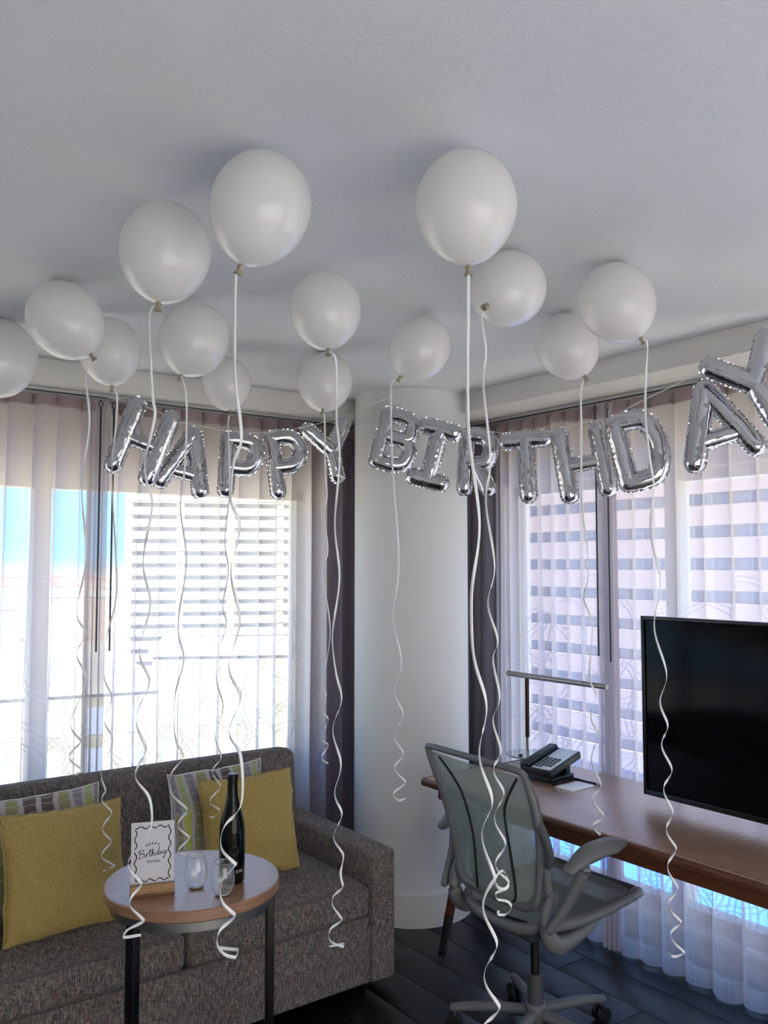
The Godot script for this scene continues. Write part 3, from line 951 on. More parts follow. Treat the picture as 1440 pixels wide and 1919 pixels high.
# ---------- curtains ----------
func cloth(a: Vector2, b: Vector2, y0: float, y1: float, pitch: float, amp: float, seed_: float, lift := 0.0, rows := 14, per := 18, tuck := 0.21) -> SurfaceTool:
	var st := mb()
	st.set_smooth_group(0)
	var length := a.distance_to(b)
	var t := (b - a).normalized()
	var n := Vector2(-t.y, t.x)
	var waves := roundf(length / pitch)
	var cols := int(waves * per)
	var g := []
	for j in rows + 1:
		var v := float(j) / rows
		var y := lerpf(y1, y0, v)
		var row := PackedVector3Array()
		for i in cols + 1:
			var s := float(i) / cols
			var ph := TAU * waves * s + 1.3 * n2(s * waves * 0.35, v * 0.5 + seed_, 1.0)
			var am := amp * (0.8 + 0.5 * n2(s * waves * 0.5, seed_ + v * 0.3, 1.0, 30.0)) * (0.75 + 0.45 * v)
			var off := n * (cos(ph) * am + lift) + t * (tuck * pitch * sin(ph))
			var p := a + t * length * s + off
			row.append(Vector3(p.x, y + (0.012 * n2(s * waves, seed_, 0.9) if j == rows else 0.0), p.y))
		g.append(row)
	for j in rows:
		for i in cols:
			var u0 := float(i) / cols * length * 1.5
			var u1 := float(i + 1) / cols * length * 1.5
			var v0 := float(j) / rows
			var v1 := float(j + 1) / rows
			quad(st, g[j + 1][i], g[j + 1][i + 1], g[j][i + 1], g[j][i], Vector2(u0, v1), Vector2(u1, v1), Vector2(u1, v0), Vector2(u0, v0))
	return st


func sheer(label: String, a: Vector2, b: Vector2, pitch: float, seed_: float, edge: Vector2, edge2: Vector2) -> void:
	var o := thing("sheer_curtain", label, "curtain", Vector3.ZERO, "sheer white curtains")
	part("cloth", cloth(a, b, 0.012, 2.372, pitch, 0.034, seed_), M["sheer cloth"], o)
	part("heading_tape", cloth(a, b, 2.322, 2.374, pitch, 0.034, seed_, 0.003, 1), M["heading tape"], o)
	part("hem", cloth(a, b, 0.010, 0.085, pitch, 0.034, seed_, -0.002, 1), M["sheer cloth"], o)
	if edge != edge2:
		part("leading_edge", cloth(edge, edge2, 0.012, 2.374, 0.034, 0.03, seed_ + 3.0), M["hem cloth"], o)


func build_curtains() -> void:
	var zc := -3.76
	var xc := 3.08
	sheer("sheer white curtain left of the gap in the sofa window", Vector2(-1.6, zc), Vector2(1.20, zc), 0.105, 1.0, Vector2(1.17, zc + 0.01), Vector2(1.255, zc + 0.01))
	sheer("sheer white curtain right of the gap in the sofa window, behind the letters", Vector2(1.265, zc), Vector2(2.56, zc), 0.098, 5.0, Vector2(2.2, zc), Vector2(2.2, zc))
	sheer("sheer white curtain between the slate drape and the gap in the desk window", Vector2(xc, -3.16), Vector2(xc, -2.52), 0.092, 9.0, Vector2(xc - 0.01, -2.53), Vector2(xc - 0.01, -2.445))
	sheer("sheer white curtain behind the television in the desk window", Vector2(xc, -2.435), Vector2(xc, 1.4), 0.118, 14.0, Vector2(xc, 0), Vector2(xc, 0))
	var d := thing("blackout_drape", "grey lavender drape gathered left of the column", "drape")
	part("cloth", cloth(Vector2(2.36, -3.83), Vector2(2.64, -3.83), 0.02, 2.37, 0.09, 0.028, 2.0), M["drape cloth"], d)
	part("heading_tape", cloth(Vector2(2.36, -3.83), Vector2(2.64, -3.83), 2.33, 2.374, 0.09, 0.028, 2.0, 0.003, 1), M["heading tape"], d)
	d = thing("blackout_drape", "slate grey drape gathered right of the column", "drape")
	part("cloth", cloth(Vector2(3.12, -3.58), Vector2(3.09, -3.19), 0.02, 2.37, 0.10, 0.03, 6.0), M["drape cloth"], d)
	part("heading_tape", cloth(Vector2(3.12, -3.58), Vector2(3.09, -3.19), 2.33, 2.374, 0.10, 0.03, 6.0, 0.003, 1), M["heading tape"], d)
	# tracks
	for k in 2:
		var o := thing("curtain_track", ["white double curtain track under the ceiling box over the sofa window", "white double curtain track under the ceiling box over the desk window"][k], "curtain track")
		for r in 2:
			var rail := mb()
			var slot := mb()
			var q := 0.09 * r
			if k == 0:
				rbox(rail, Vector3((XL + 2.6) / 2, 2.392, zc + 0.035 - q), Vector3(2.6 - XL, 0.016, 0.026), 0.002, Basis.IDENTITY, 1)
				span(slot, Vector3(XL, 2.3825, zc + 0.029 - q), Vector3(2.6, 2.3845, zc + 0.041 - q))
			else:
				rbox(rail, Vector3(xc - 0.035 + q, 2.392, (ZF - 3.4) / 2), Vector3(0.026, 0.016, ZF + 3.4), 0.002, Basis.IDENTITY, 1)
				span(slot, Vector3(xc - 0.041 + q, 2.3825, -3.4), Vector3(xc - 0.029 + q, 2.3845, ZF))
			part("rail", rail, M["track metal"], o)
			part("slot", slot, M["track slot"], o)
	# pull wands
	var spots := [[Vector3(1.205, 1.29, zc + 0.075), "dark curtain wand at the left edge of the sofa window gap"], [Vector3(1.262, 1.29, zc + 0.075), "dark curtain wand at the right edge of the sofa window gap"], [Vector3(xc - 0.075, 1.26, -2.50), "dark curtain wand at the column side of the desk window gap"], [Vector3(xc - 0.075, 1.24, -2.435), "dark curtain wand at the television side of the desk window gap"]]
	for s in spots:
		var p: Vector3 = s[0]
		var o := thing("curtain_wand", s[1], "curtain wand", p)
		var st := mb()
		tube(st, PackedVector3Array([Vector3.ZERO, Vector3(0, 2.33 - p.y, 0)]), 0.0042, 8)
		part("rod", st, M["wand"], o)
		st = mb()
		tube(st, catmull([Vector3(0, 2.33 - p.y, 0), Vector3(0.008, 2.345 - p.y, 0), Vector3(0, 2.362 - p.y, 0), Vector3(-0.008, 2.345 - p.y, 0)], 4, true), 0.0018, 6, true)
		part("hook", st, M["dark steel"], o)


# ---------- sofa ----------
func build_sofa() -> void:
	var o := thing("sofa", "grey tweed two-seat sofa below the left window", "sofa", Vector3(1.235, 0, -3.2))
	var xr := 0.875
	var xl := -0.875
	var m: Material = M["tweed"]
	var st := mb()
	rbox(st, Vector3(0, 0.175, -0.02), Vector3(1.53, 0.25, 0.85), 0.012, Basis.IDENTITY, 2)
	part("base", st, m, o)
	for s in [1, -1]:
		st = mb()
		rbox(st, Vector3(s * 0.815, 0.295, -0.02), Vector3(0.12, 0.49, 0.875), 0.018, Basis.IDENTITY, 4, Vector3(0.004, 0.004, 0.002), 4)
		var arm := part("arm", st, m, o)
		st = mb()
		var ax: float = s * 0.762
		tube(st, PackedVector3Array([Vector3(ax, 0.06, 0.415), Vector3(ax, 0.525, 0.415)]), 0.0035, 6)
		tube(st, PackedVector3Array([Vector3(ax, 0.53, 0.40), Vector3(ax, 0.53, -0.2)]), 0.0035, 6)
		part("piping", st, M["piping"], arm)
	# the back leans a little
	st = mb()
	rbox(st, Vector3(0, 0.53, -0.385), Vector3(1.735, 0.545, 0.15), 0.045, Basis(Vector3.RIGHT, -0.10), 5, Vector3(0, 0.004, 0.012), 8)
	part("back", st, m, o)
	for s in [1, -1]:
		st = mb()
		rbox(st, Vector3(s * 0.3775, 0.365, 0.035), Vector3(0.752, 0.125, 0.775), 0.03, Basis.IDENTITY, 5, Vector3(0.0, 0.022, 0.006), 10)
		var cu := part("seat_cushion", st, m, o)
		st = mb()
		var loop := []
		for q in [Vector2(-1, 1), Vector2(1, 1)]:
			loop.append(Vector3(s * 0.3775 + q.x * 0.355, 0.424, 0.035 + q.y * 0.381))
		tube(st, PackedVector3Array(loop), 0.0035, 6)
		part("piping", st, M["piping"], cu)
	for x in [-0.75, 0.75]:
		for z in [-0.38, 0.36]:
			st = mb()
			tube(st, PackedVector3Array([Vector3(x, 0, z), Vector3(x, 0.052, z)]), PackedFloat32Array([0.018, 0.026]), 14)
			part("foot", st, M["dark steel"], o)


func pillow(st: SurfaceTool, w: float, h: float, t: float, sd: float, uvs := 1.0) -> void:
	st.set_smooth_group(0)
	var n := 30
	for side in [1, -1]:
		var g := []
		for j in n + 1:
			var row := PackedVector3Array()
			for i in n + 1:
				var u := sin(PI / 2 * (2.0 * i / n - 1.0)) * 0.6 + (2.0 * i / n - 1.0) * 0.4
				var v := sin(PI / 2 * (2.0 * j / n - 1.0)) * 0.6 + (2.0 * j / n - 1.0) * 0.4
				var bow_u := 1.0 - 0.055 * (1.0 - v * v)
				var bow_v := 1.0 - 0.055 * (1.0 - u * u)
				var e := maxf(0.0, (1.0 - u * u) * (1.0 - v * v))
				var z := t / 2 * pow(e, 0.42)
				var crease := n2(u * 1.7 + sd, v * 1.7 - sd, 1.0) * 0.10 + n2(u * 4.0 + sd, v * 4.0, 1.0, 9.0) * 0.05
				z *= 1.0 + crease * 1.3
				var edge := 0.008 * n2(u * 2.5 + v * 2.5, sd, 1.0)
				row.append(Vector3(w / 2 * u * bow_u + edge, h / 2 + h / 2 * v * bow_v + edge, z * side))
			g.append(row)
		for j in n:
			for i in n:
				var a := [g[j][i], g[j][i + 1], g[j + 1][i + 1], g[j + 1][i]]
				var q := [Vector2(i, n - j) / n * uvs, Vector2(i + 1, n - j) / n * uvs, Vector2(i + 1, n - j - 1) / n * uvs, Vector2(i, n - j - 1) / n * uvs]
				if side > 0:
					quad(st, a[0], a[1], a[2], a[3], q[0], q[1], q[2], q[3])
				else:
					quad(st, a[1], a[0], a[3], a[2], q[1], q[0], q[3], q[2])


func put_pillow(label: String, m: String, size: Vector3, at: Vector3, turn: Vector3, sd: float, group: String) -> void:
	var o := thing("throw_pillow", label, "pillow", at, group)
	o.rotation = turn
	var st := mb()
	pillow(st, size.x, size.y, size.z, sd)
	part("cover", st, M[m], o)
	st = mb()
	var pts := []
	for k in 40:
		var s := k / 10.0
		var e := int(s)
		var f := s - e
		var q: Vector2 = [Vector2(-1, -1).lerp(Vector2(1, -1), f), Vector2(1, -1).lerp(Vector2(1, 1), f), Vector2(1, 1).lerp(Vector2(-1, 1), f), Vector2(-1, 1).lerp(Vector2(-1, -1), f)][e]
		var edge := 0.008 * n2(q.x * 2.5 + q.y * 2.5, sd, 1.0)
		pts.append(Vector3(size.x / 2 * q.x * (1.0 - 0.055 * (1.0 - q.y * q.y)) + edge, size.y / 2 + size.y / 2 * q.y * (1.0 - 0.055 * (1.0 - q.x * q.x)) + edge, 0))
	tube(st, PackedVector3Array(pts), 0.0035, 6, true)
	part("seam", st, M[m if m != "block print" else "card paper"], o)


func build_pillows() -> void:
	put_pillow("large yellow square pillow at the left end of the sofa", "yellow velvet", Vector3(0.42, 0.405, 0.15), Vector3(0.905, 0.435, -2.985), Vector3(-0.27, 0.10, -0.03), 1.0, "yellow pillows on the sofa")
	put_pillow("yellow square pillow on the sofa behind the wine bottle", "yellow velvet", Vector3(0.40, 0.395, 0.14), Vector3(1.64, 0.435, -3.075), Vector3(-0.20, -0.04, 0.01), 4.0, "yellow pillows on the sofa")
	put_pillow("yellow pillow cut off by the left picture edge, behind the large one", "yellow velvet", Vector3(0.40, 0.38, 0.13), Vector3(0.53, 0.435, -3.06), Vector3(-0.24, 0.25, 0.0), 8.0, "yellow pillows on the sofa")
	put_pillow("block-striped pillow peeping over the large yellow pillow", "block print", Vector3(0.46, 0.42, 0.12), Vector3(0.865, 0.435, -3.16), Vector3(-0.23, 0.02, 0.02), 12.0, "block-striped pillows")
	put_pillow("block-striped pillow behind the yellow pillow and the wine bottle", "block print", Vector3(0.41, 0.41, 0.12), Vector3(1.575, 0.435, -3.205), Vector3(-0.19, 0.0, 0.02), 15.0, "block-striped pillows")


# ---------- desk and television ----------
func build_desk() -> void:
	var o := thing("desk", "long brown wooden desk below the right window", "desk", Vector3(2.685, 0, -1.75))
	var st := mb()
	rbox(st, Vector3(0, 0.744, 0), Vector3(0.68, 0.030, 2.28), 0.008, Basis.IDENTITY, 3)
	part("top", st, M["desk wood"], o)
	st = mb()
	rbox(st, Vector3(-0.346, 0.743, 0), Vector3(0.024, 0.032, 2.30), 0.011, Basis.IDENTITY, 4)
	rbox(st, Vector3(0, 0.743, -1.146), Vector3(0.70, 0.032, 0.022), 0.011, Basis.IDENTITY, 4)
	part("edge_trim", st, M["desk edge"], o)
	st = mb()
	rbox(st, Vector3(-0.322, 0.708, 0.02), Vector3(0.026, 0.044, 2.16), 0.003, Basis.IDENTITY, 1)
	rbox(st, Vector3(0.28, 0.708, 0.02), Vector3(0.026, 0.044, 2.16), 0.003, Basis.IDENTITY, 1)
	rbox(st, Vector3(-0.02, 0.708, -1.05), Vector3(0.58, 0.044, 0.026), 0.003, Basis.IDENTITY, 1)
	part("apron", st, M["desk edge"], o)
	for p in [[Vector3(-0.19, 0.73, -1.0), Vector3(-0.228, 0, -1.165)], [Vector3(0.24, 0.73, -1.0), Vector3(0.29, 0, -1.08)], [Vector3(-0.19, 0.73, 0.95), Vector3(-0.225, 0, 1.1)], [Vector3(0.24, 0.73, 0.95), Vector3(0.27, 0, 1.08)]]:
		var a: Vector3 = p[0]
		var b: Vector3 = p[1]
		st = mb()
		tube(st, PackedVector3Array([b.lerp(a, 0.23), a]), PackedFloat32Array([0.019, 0.030]), 20)
		var leg := part("leg", st, M["desk edge"], o)
		st = mb()
		tube(st, PackedVector3Array([b + Vector3(0, 0.008, 0), b.lerp(a, 0.24)]), PackedFloat32Array([0.0155, 0.0205]), 20)
		part("metal_ferrule", st, M["brushed steel"], leg)
		st = mb()
		tube(st, PackedVector3Array([b, b + Vector3(0, 0.012, 0)]), 0.017, 16)
		part("foot_pad", st, M["caster rubber"], leg)


func build_tv() -> void:
	var o := thing("television", "large black flat-screen television standing on the desk", "television", Vector3(2.78, 0.759, -1.5))
	var st := mb()
	rbox(st, Vector3(0, 0.37, 0), Vector3(0.032, 0.665, 1.18), 0.006, Basis.IDENTITY, 2)
	part("housing", st, M["tv plastic"], o)
	st = mb()
	for q in [[Vector3(-0.019, 0.6955, 0), Vector3(0.008, 0.014, 1.182)], [Vector3(-0.019, 0.0455, 0), Vector3(0.008, 0.020, 1.182)], [Vector3(-0.019, 0.37, 0.584), Vector3(0.008, 0.667, 0.014)], [Vector3(-0.019, 0.37, -0.584), Vector3(0.008, 0.667, 0.014)]]:
		rbox(st, q[0], q[1], 0.003, Basis.IDENTITY, 2)
	part("bezel", st, M["tv plastic"], o)
	st = mb()
	rbox(st, Vector3(-0.0165, 0.37, 0), Vector3(0.002, 0.64, 1.158), 0.0005, Basis.IDENTITY, 1)
	part("screen", st, M["screen"], o)
	st = mb()
	rbox(st, Vector3(0.05, 0.35, 0), Vector3(0.07, 0.36, 0.7), 0.02, Basis.IDENTITY, 2)
	part("back_box", st, M["tv plastic"], o)
	st = mb()
	rbox(st, Vector3(0.045, 0.12, 0.12), Vector3(0.03, 0.22, 0.12), 0.006, Basis.IDENTITY, 2)
	part("neck", st, M["tv plastic"], o)
	st = mb()
	rbox(st, Vector3(0.04, 0.0065, 0.12), Vector3(0.20, 0.012, 0.36), 0.005, Basis.IDENTITY, 2)
	part("foot_plate", st, M["tv plastic"], o)


# ---------- office chair ----------
func bez(a: Array, k := 6) -> PackedVector3Array:
	return catmull(a, k)


func taper(n: int, a: float, b: float, c := -1.0) -> PackedFloat32Array:
	var o := PackedFloat32Array()
	for i in n:
		var t := float(i) / (n - 1)
		if c < 0:
			o.append(lerpf(a, b, t))
		else:
			o.append(lerpf(a, b, t * 2) if t < 0.5 else lerpf(b, c, t * 2 - 1))
	return o


func build_chair() -> void:
	var o := thing("office_chair", "grey mesh-backed office chair with armrests at the desk", "chair", Vector3(2.29, 0, -2.21))
	var pl: Material = M["chair plastic"]
	# base: hub, five arms, casters
	var st := mb()
	lathe(st, [Vector2(0, 0.066), Vector2(0.034, 0.066), Vector2(0.038, 0.075), Vector2(0.038, 0.115), Vector2(0.034, 0.124), Vector2(0, 0.125)], 24)
	part("hub", st, pl, o)
	for k in 5:
		var a := deg_to_rad(228.0 + 72.0 * k)
		var d := Vector3(cos(a), 0, sin(a))
		st = mb()
		var arm := bez([d * 0.02 + Vector3(0, 0.092, 0), d * 0.12 + Vector3(0, 0.094, 0), d * 0.22 + Vector3(0, 0.088, 0), d * 0.292 + Vector3(0, 0.078, 0)], 5)
		tube(st, arm, taper(arm.size(), 0.021, 0.014), 12, false, 0.95, Vector3.UP, true)
		var leg := part("base_arm", st, pl, o)
		st = mb()
		var c := d * 0.285 + Vector3(0, 0.029, 0)
		var across := d.cross(Vector3.UP)
		var turn := Basis(d, across, d.cross(across))
		for s in [-1, 1]:
			disc(st, c + across * (0.006 if s > 0 else -0.024), 0.029, 0.018, 24, turn, 0.004)
		var cas := part("caster", st, M["caster rubber"], leg)
		cas.name = "caster"
		st = mb()
		tube(st, PackedVector3Array([c + Vector3(0, 0.0, 0), c + Vector3(0, 0.045, 0)]), 0.0065, 10)
		part("caster_stem", st, M["chair plastic dark"], leg)
	st = mb()
	disc(st, Vector3(0, 0.118, 0), 0.028, 0.105, 28, Basis.IDENTITY, 0.003)
	part("lift_sleeve", st, M["chair plastic dark"], o)
	st = mb()
	disc(st, Vector3(0, 0.215, 0), 0.0155, 0.16, 24)
	part("gas_lift", st, M["caster rubber"], o)
	# seat
	st = mb()
	rbox(st, Vector3(0.03, 0.405, 0), Vector3(0.30, 0.055, 0.20), 0.024, Basis.IDENTITY, 4)
	rbox(st, Vector3(0.09, 0.43, 0), Vector3(0.34, 0.03, 0.30), 0.012, Basis.IDENTITY, 3)
	part("mechanism", st, M["chair plastic dark"], o)
	var rim := []
	for q in [Vector3(-0.185, 0.448, 0.0), Vector3(-0.178, 0.456, 0.12), Vector3(-0.13, 0.476, 0.195), Vector3(-0.03, 0.472, 0.212), Vector3(0.10, 0.476, 0.216), Vector3(0.22, 0.487, 0.214), Vector3(0.30, 0.492, 0.205), Vector3(0.335, 0.482, 0.17), Vector3(0.338, 0.478, 0.0)]:
		rim.append(q)
	for i in range(7, 0, -1):
		var q: Vector3 = rim[i]
		rim.append(Vector3(q.x, q.y, -q.z))
	st = mb()
	tube(st, catmull(rim, 5, true), 0.0195, 12, true)
	part("seat_frame", st, pl, o)
	st = mb()
	st.set_smooth_group(0)
	var n := 16
	var g := []
	for i in n + 1:
		var row := PackedVector3Array()
		var t := float(i) / n
		var x := lerpf(-0.19, 0.338, t)
		var hw := 0.212 * pow(maxf(0.0, 1.0 - pow(absf(t * 2 - 1), 5.0)), 0.35)
		var y0 := 0.468 + 0.022 * smoothstep(0.45, 0.9, t) + (-0.010 * smoothstep(0.9, 1.0, t))
		for j in n + 1:
			var s := 2.0 * j / n - 1.0
			row.append(Vector3(x, y0 + 0.010 - 0.022 * (1.0 - s * s) * sin(PI * minf(t * 1.2, 1.0)), s * hw))
		g.append(row)
	for i in n:
		for j in n:
			quad(st, g[i][j], g[i][j + 1], g[i + 1][j + 1], g[i + 1][j], Vector2(j, i) / n, Vector2(j + 1, i) / n, Vector2(j + 1, i + 1) / n, Vector2(j, i + 1) / n)
	part("seat_mesh", st, M["chair mesh"], o)
	# backrest: outline loop, lower left corner first, clockwise seen from behind
	var left := [Vector3(-0.178, 0.530, -0.118), Vector3(-0.180, 0.541, -0.168), Vector3(-0.187, 0.586, -0.188), Vector3(-0.199, 0.664, -0.190), Vector3(-0.214, 0.753, -0.202), Vector3(-0.226, 0.831, -0.222), Vector3(-0.239, 0.910, -0.252), Vector3(-0.250, 0.980, -0.282)]
	var right := [Vector3(-0.179, 0.530, 0.118), Vector3(-0.182, 0.548, 0.172), Vector3(-0.187, 0.586, 0.196), Vector3(-0.197, 0.664, 0.214), Vector3(-0.214, 0.753, 0.236), Vector3(-0.226, 0.831, 0.240), Vector3(-0.239, 0.910, 0.228), Vector3(-0.250, 0.972, 0.206)]
	var loop := []
	for q in left:
		loop.append(q)
	loop.append(Vector3(-0.256, 0.996, -0.258))
	loop.append(Vector3(-0.262, 0.997, -0.10))
	loop.append(Vector3(-0.262, 0.995, 0.06))
	loop.append(Vector3(-0.256, 0.990, 0.180))
	for i in range(7, -1, -1):
		loop.append(right[i])
	loop.append(Vector3(-0.176, 0.526, 0.0))
	st = mb()
	var lp := catmull(loop, 6, true)
	var rr := PackedFloat32Array()
	for q in lp:
		rr.append(0.0115 + 0.004 * smoothstep(0.6, 0.8, q.y) * smoothstep(0.99, 0.9, q.y) + 0.0065 * smoothstep(0.60, 0.54, q.y))
	tube(st, lp, rr, 12, true)
	part("back_frame", st, pl, o)
	# wide side rails that thicken towards the middle
	for s in [1, -1]:
		var rail: Array = [right[7], right[6], right[5], Vector3(-0.222, 0.79, 0.262), Vector3(-0.208, 0.735, 0.268), Vector3(-0.202, 0.70, 0.255)] if s > 0 else [left[7], left[6], left[5], left[4], Vector3(-0.199, 0.68, -0.200)]
		st = mb()
		var rp := catmull(rail, 6)
		tube(st, rp, taper(rp.size(), 0.012, 0.021, 0.014), 12, false, 0.7, Vector3(0, 0, 1), true)
		part("side_rail", st, M["chair plastic dark"] if s > 0 else pl, o)
	st = mb()
	st.set_smooth_group(0)
	var ls := catmull(left, 4)
	var rs := catmull(right, 4)
	var rows := ls.size()
	var cols := 14
	g = []
	for i in rows:
		var row := PackedVector3Array()
		for j in cols + 1:
			var t := float(j) / cols
			var p := ls[i].lerp(rs[i], t)
			p.x -= 0.030 * sin(PI * t) * (0.5 + 0.5 * sin(PI * i / (rows - 1)))
			row.append(p)
		g.append(row)
	for i in rows - 1:
		for j in cols:
			quad(st, g[i][j], g[i][j + 1], g[i + 1][j + 1], g[i + 1][j], Vector2(float(j) / cols, float(i) / rows), Vector2(float(j + 1) / cols, float(i) / rows), Vector2(float(j + 1) / cols, float(i + 1) / rows), Vector2(float(j) / cols, float(i + 1) / rows))
	var bm := part("back_mesh", st, M["chair mesh"], o)
	for s in 2:
		var seam: Array = [[0.97, 0.13], [0.86, 0.24], [0.75, 0.30], [0.55, 0.33], [0.30, 0.31], [0.08, 0.20]] if s == 0 else [[0.97, 0.92], [0.85, 0.78], [0.72, 0.72], [0.5, 0.74], [0.25, 0.79], [0.03, 0.84]]
		var sp := []
		for q in seam:
			var i := int(q[0] * (rows - 1))
			var p: Vector3 = ls[i].lerp(rs[i], q[1])
			p.x -= 0.030 * sin(PI * q[1]) * (0.5 + 0.5 * sin(PI * i / (rows - 1))) + 0.002
			sp.append(p)
		st = mb()
		tube(st, catmull(sp, 6), 0.0042, 8, false, 1.0, Vector3(0, 0, 1), true)
		part("back_seam", st, M["chair seam"], bm)
	# uprights, brackets, arm posts and pads
	for s in [1, -1]:
		var f := Vector3(1, 1, s)
		st = mb()
		var up := catmull([Vector3(-0.190, 0.79, 0.236) * f, Vector3(-0.172, 0.70, 0.214) * f, Vector3(-0.160, 0.63, 0.212) * f, Vector3(-0.152, 0.56, 0.215) * f], 5)
		tube(st, up, taper(up.size(), 0.009, 0.017), 14, false, 0.9, Vector3(1, 0, 0), true)
		part("upright", st, pl, o)
		st = mb()
		tube(st, PackedVector3Array([Vector3(-0.153, 0.572, 0.2165) * f, Vector3(-0.152, 0.578, 0.216) * f]), 0.0225, 18, false, 0.9, Vector3(1, 0, 0))
		part("socket_ring", st, M["chair plastic dark"], o)
		st = mb()
		var j := catmull([Vector3(-0.150, 0.580, 0.222) * f, Vector3(-0.172, 0.53, 0.224) * f, Vector3(-0.170, 0.465, 0.224) * f, Vector3(-0.125, 0.425, 0.222) * f, Vector3(-0.045, 0.424, 0.215) * f, Vector3(0.05, 0.434, 0.20) * f, Vector3(0.16, 0.452, 0.17) * f], 6)
		tube(st, j, taper(j.size(), 0.023, 0.031, 0.016), 16, false, 0.8, Vector3(0, 1, 0.001), true)
		part("arm_bracket", st, pl, o)
		st = mb()
		var post := catmull([Vector3(-0.196, 0.50, 0.258) * f, Vector3(-0.175, 0.55, 0.283) * f, Vector3(-0.160, 0.61, 0.312) * f, Vector3(-0.140, 0.70, 0.350) * f], 5) if s > 0 else catmull([Vector3(-0.196, 0.50, 0.258) * f, Vector3(-0.165, 0.55, 0.270) * f, Vector3(-0.130, 0.61, 0.283) * f, Vector3(-0.110, 0.69, 0.298) * f], 5)
		tube(st, post, taper(post.size(), 0.015, 0.018, 0.022), 14, false, 0.85, Vector3(1, 0, 0), true)
		part("arm_post", st, pl, o)
		st = mb()
		var pad := catmull([Vector3(-0.205, 0.716, 0.352), Vector3(-0.165, 0.738, 0.356), Vector3(-0.10, 0.755, 0.360), Vector3(-0.03, 0.759, 0.364), Vector3(0.022, 0.757, 0.367)], 6) if s > 0 else catmull([Vector3(-0.165, 0.690, -0.302), Vector3(-0.12, 0.712, -0.306), Vector3(-0.07, 0.727, -0.310), Vector3(-0.02, 0.731, -0.312), Vector3(0.01, 0.730, -0.314)], 6)
		var pr := PackedFloat32Array()
		for i in pad.size():
			var t := float(i) / (pad.size() - 1)
			pr.append(lerpf(0.024, 0.041, smoothstep(0.0, 0.5, t)) * (1.0 - 0.5 * smoothstep(0.72, 1.0, t)))
		tube(st, pad, pr, 18, false, 0.62, Vector3(0, 0, 1), true)
		var rest := part("armrest", st, pl, o)
		st = mb()
		var cq := post[post.size() - 1]
		var cd := (cq - post[post.size() - 2]).normalized()
		tube(st, PackedVector3Array([cq - cd * 0.002, cq + cd * 0.005]), 0.0245, 18, false, 0.9, Vector3(1, 0, 0))
		part("collar", st, M["chair plastic dark"], rest)


# ---------- round table and what stands on it ----------
const TH := 0.70
const TC := Vector3(1.137, 0, -2.527)


func build_table() -> void:
	var o := thing("side_table", "round wooden side table with metal rim and dark legs before the sofa", "table", TC)
	var r := 0.262
	var st := mb()
	lathe(st, sharp([Vector2(0, TH - 0.034), Vector2(r - 0.004, TH - 0.034), Vector2(r, TH - 0.030), Vector2(r, TH - 0.004), Vector2(r - 0.004, TH), Vector2(0, TH)]), 96)
	part("top", st, M["table wood"], o)
	st = mb()
	lathe(st, sharp([Vector2(0.236, TH - 0.0335), Vector2(0.236, TH - 0.066), Vector2(0.2425, TH - 0.066), Vector2(0.2425, TH - 0.0335)]), 96)
	part("metal_rim", st, M["brushed steel"], o)
	for a in [22.0, 158.0]:
		var q := deg_to_rad(a)
		st = mb()
		rbox(st, Vector3(cos(q) * 0.236, (TH - 0.060) / 2 + 0.006, sin(q) * 0.236), Vector3(0.026, TH - 0.072, 0.034), 0.003, Basis(Vector3.UP, -q), 2)
		part("leg", st, M["dark steel"], o)
	st = mb()
	disc(st, Vector3.ZERO, 0.25, 0.012, 64)
	part("base_plate", st, M["dark steel"], o)


func text_part(called: String, txt: String, size: float, m: String, at: Vector3, parent: Node3D, roll := 0.0, bold := false) -> void:
	var f := SystemFont.new()
	f.font_names = PackedStringArray(["Droid Sans"])
	if bold:
		f.font_weight = 700
	var t := TextMesh.new()
	t.text = txt
	t.font = f
	t.font_size = 32
	t.pixel_size = size / 32.0
	t.depth = 0.0006
	t.curve_step = 1.0
	t.material = M[m]
	var o := part_mesh(called, t, parent)
	o.position = at
	o.rotation.z = roll


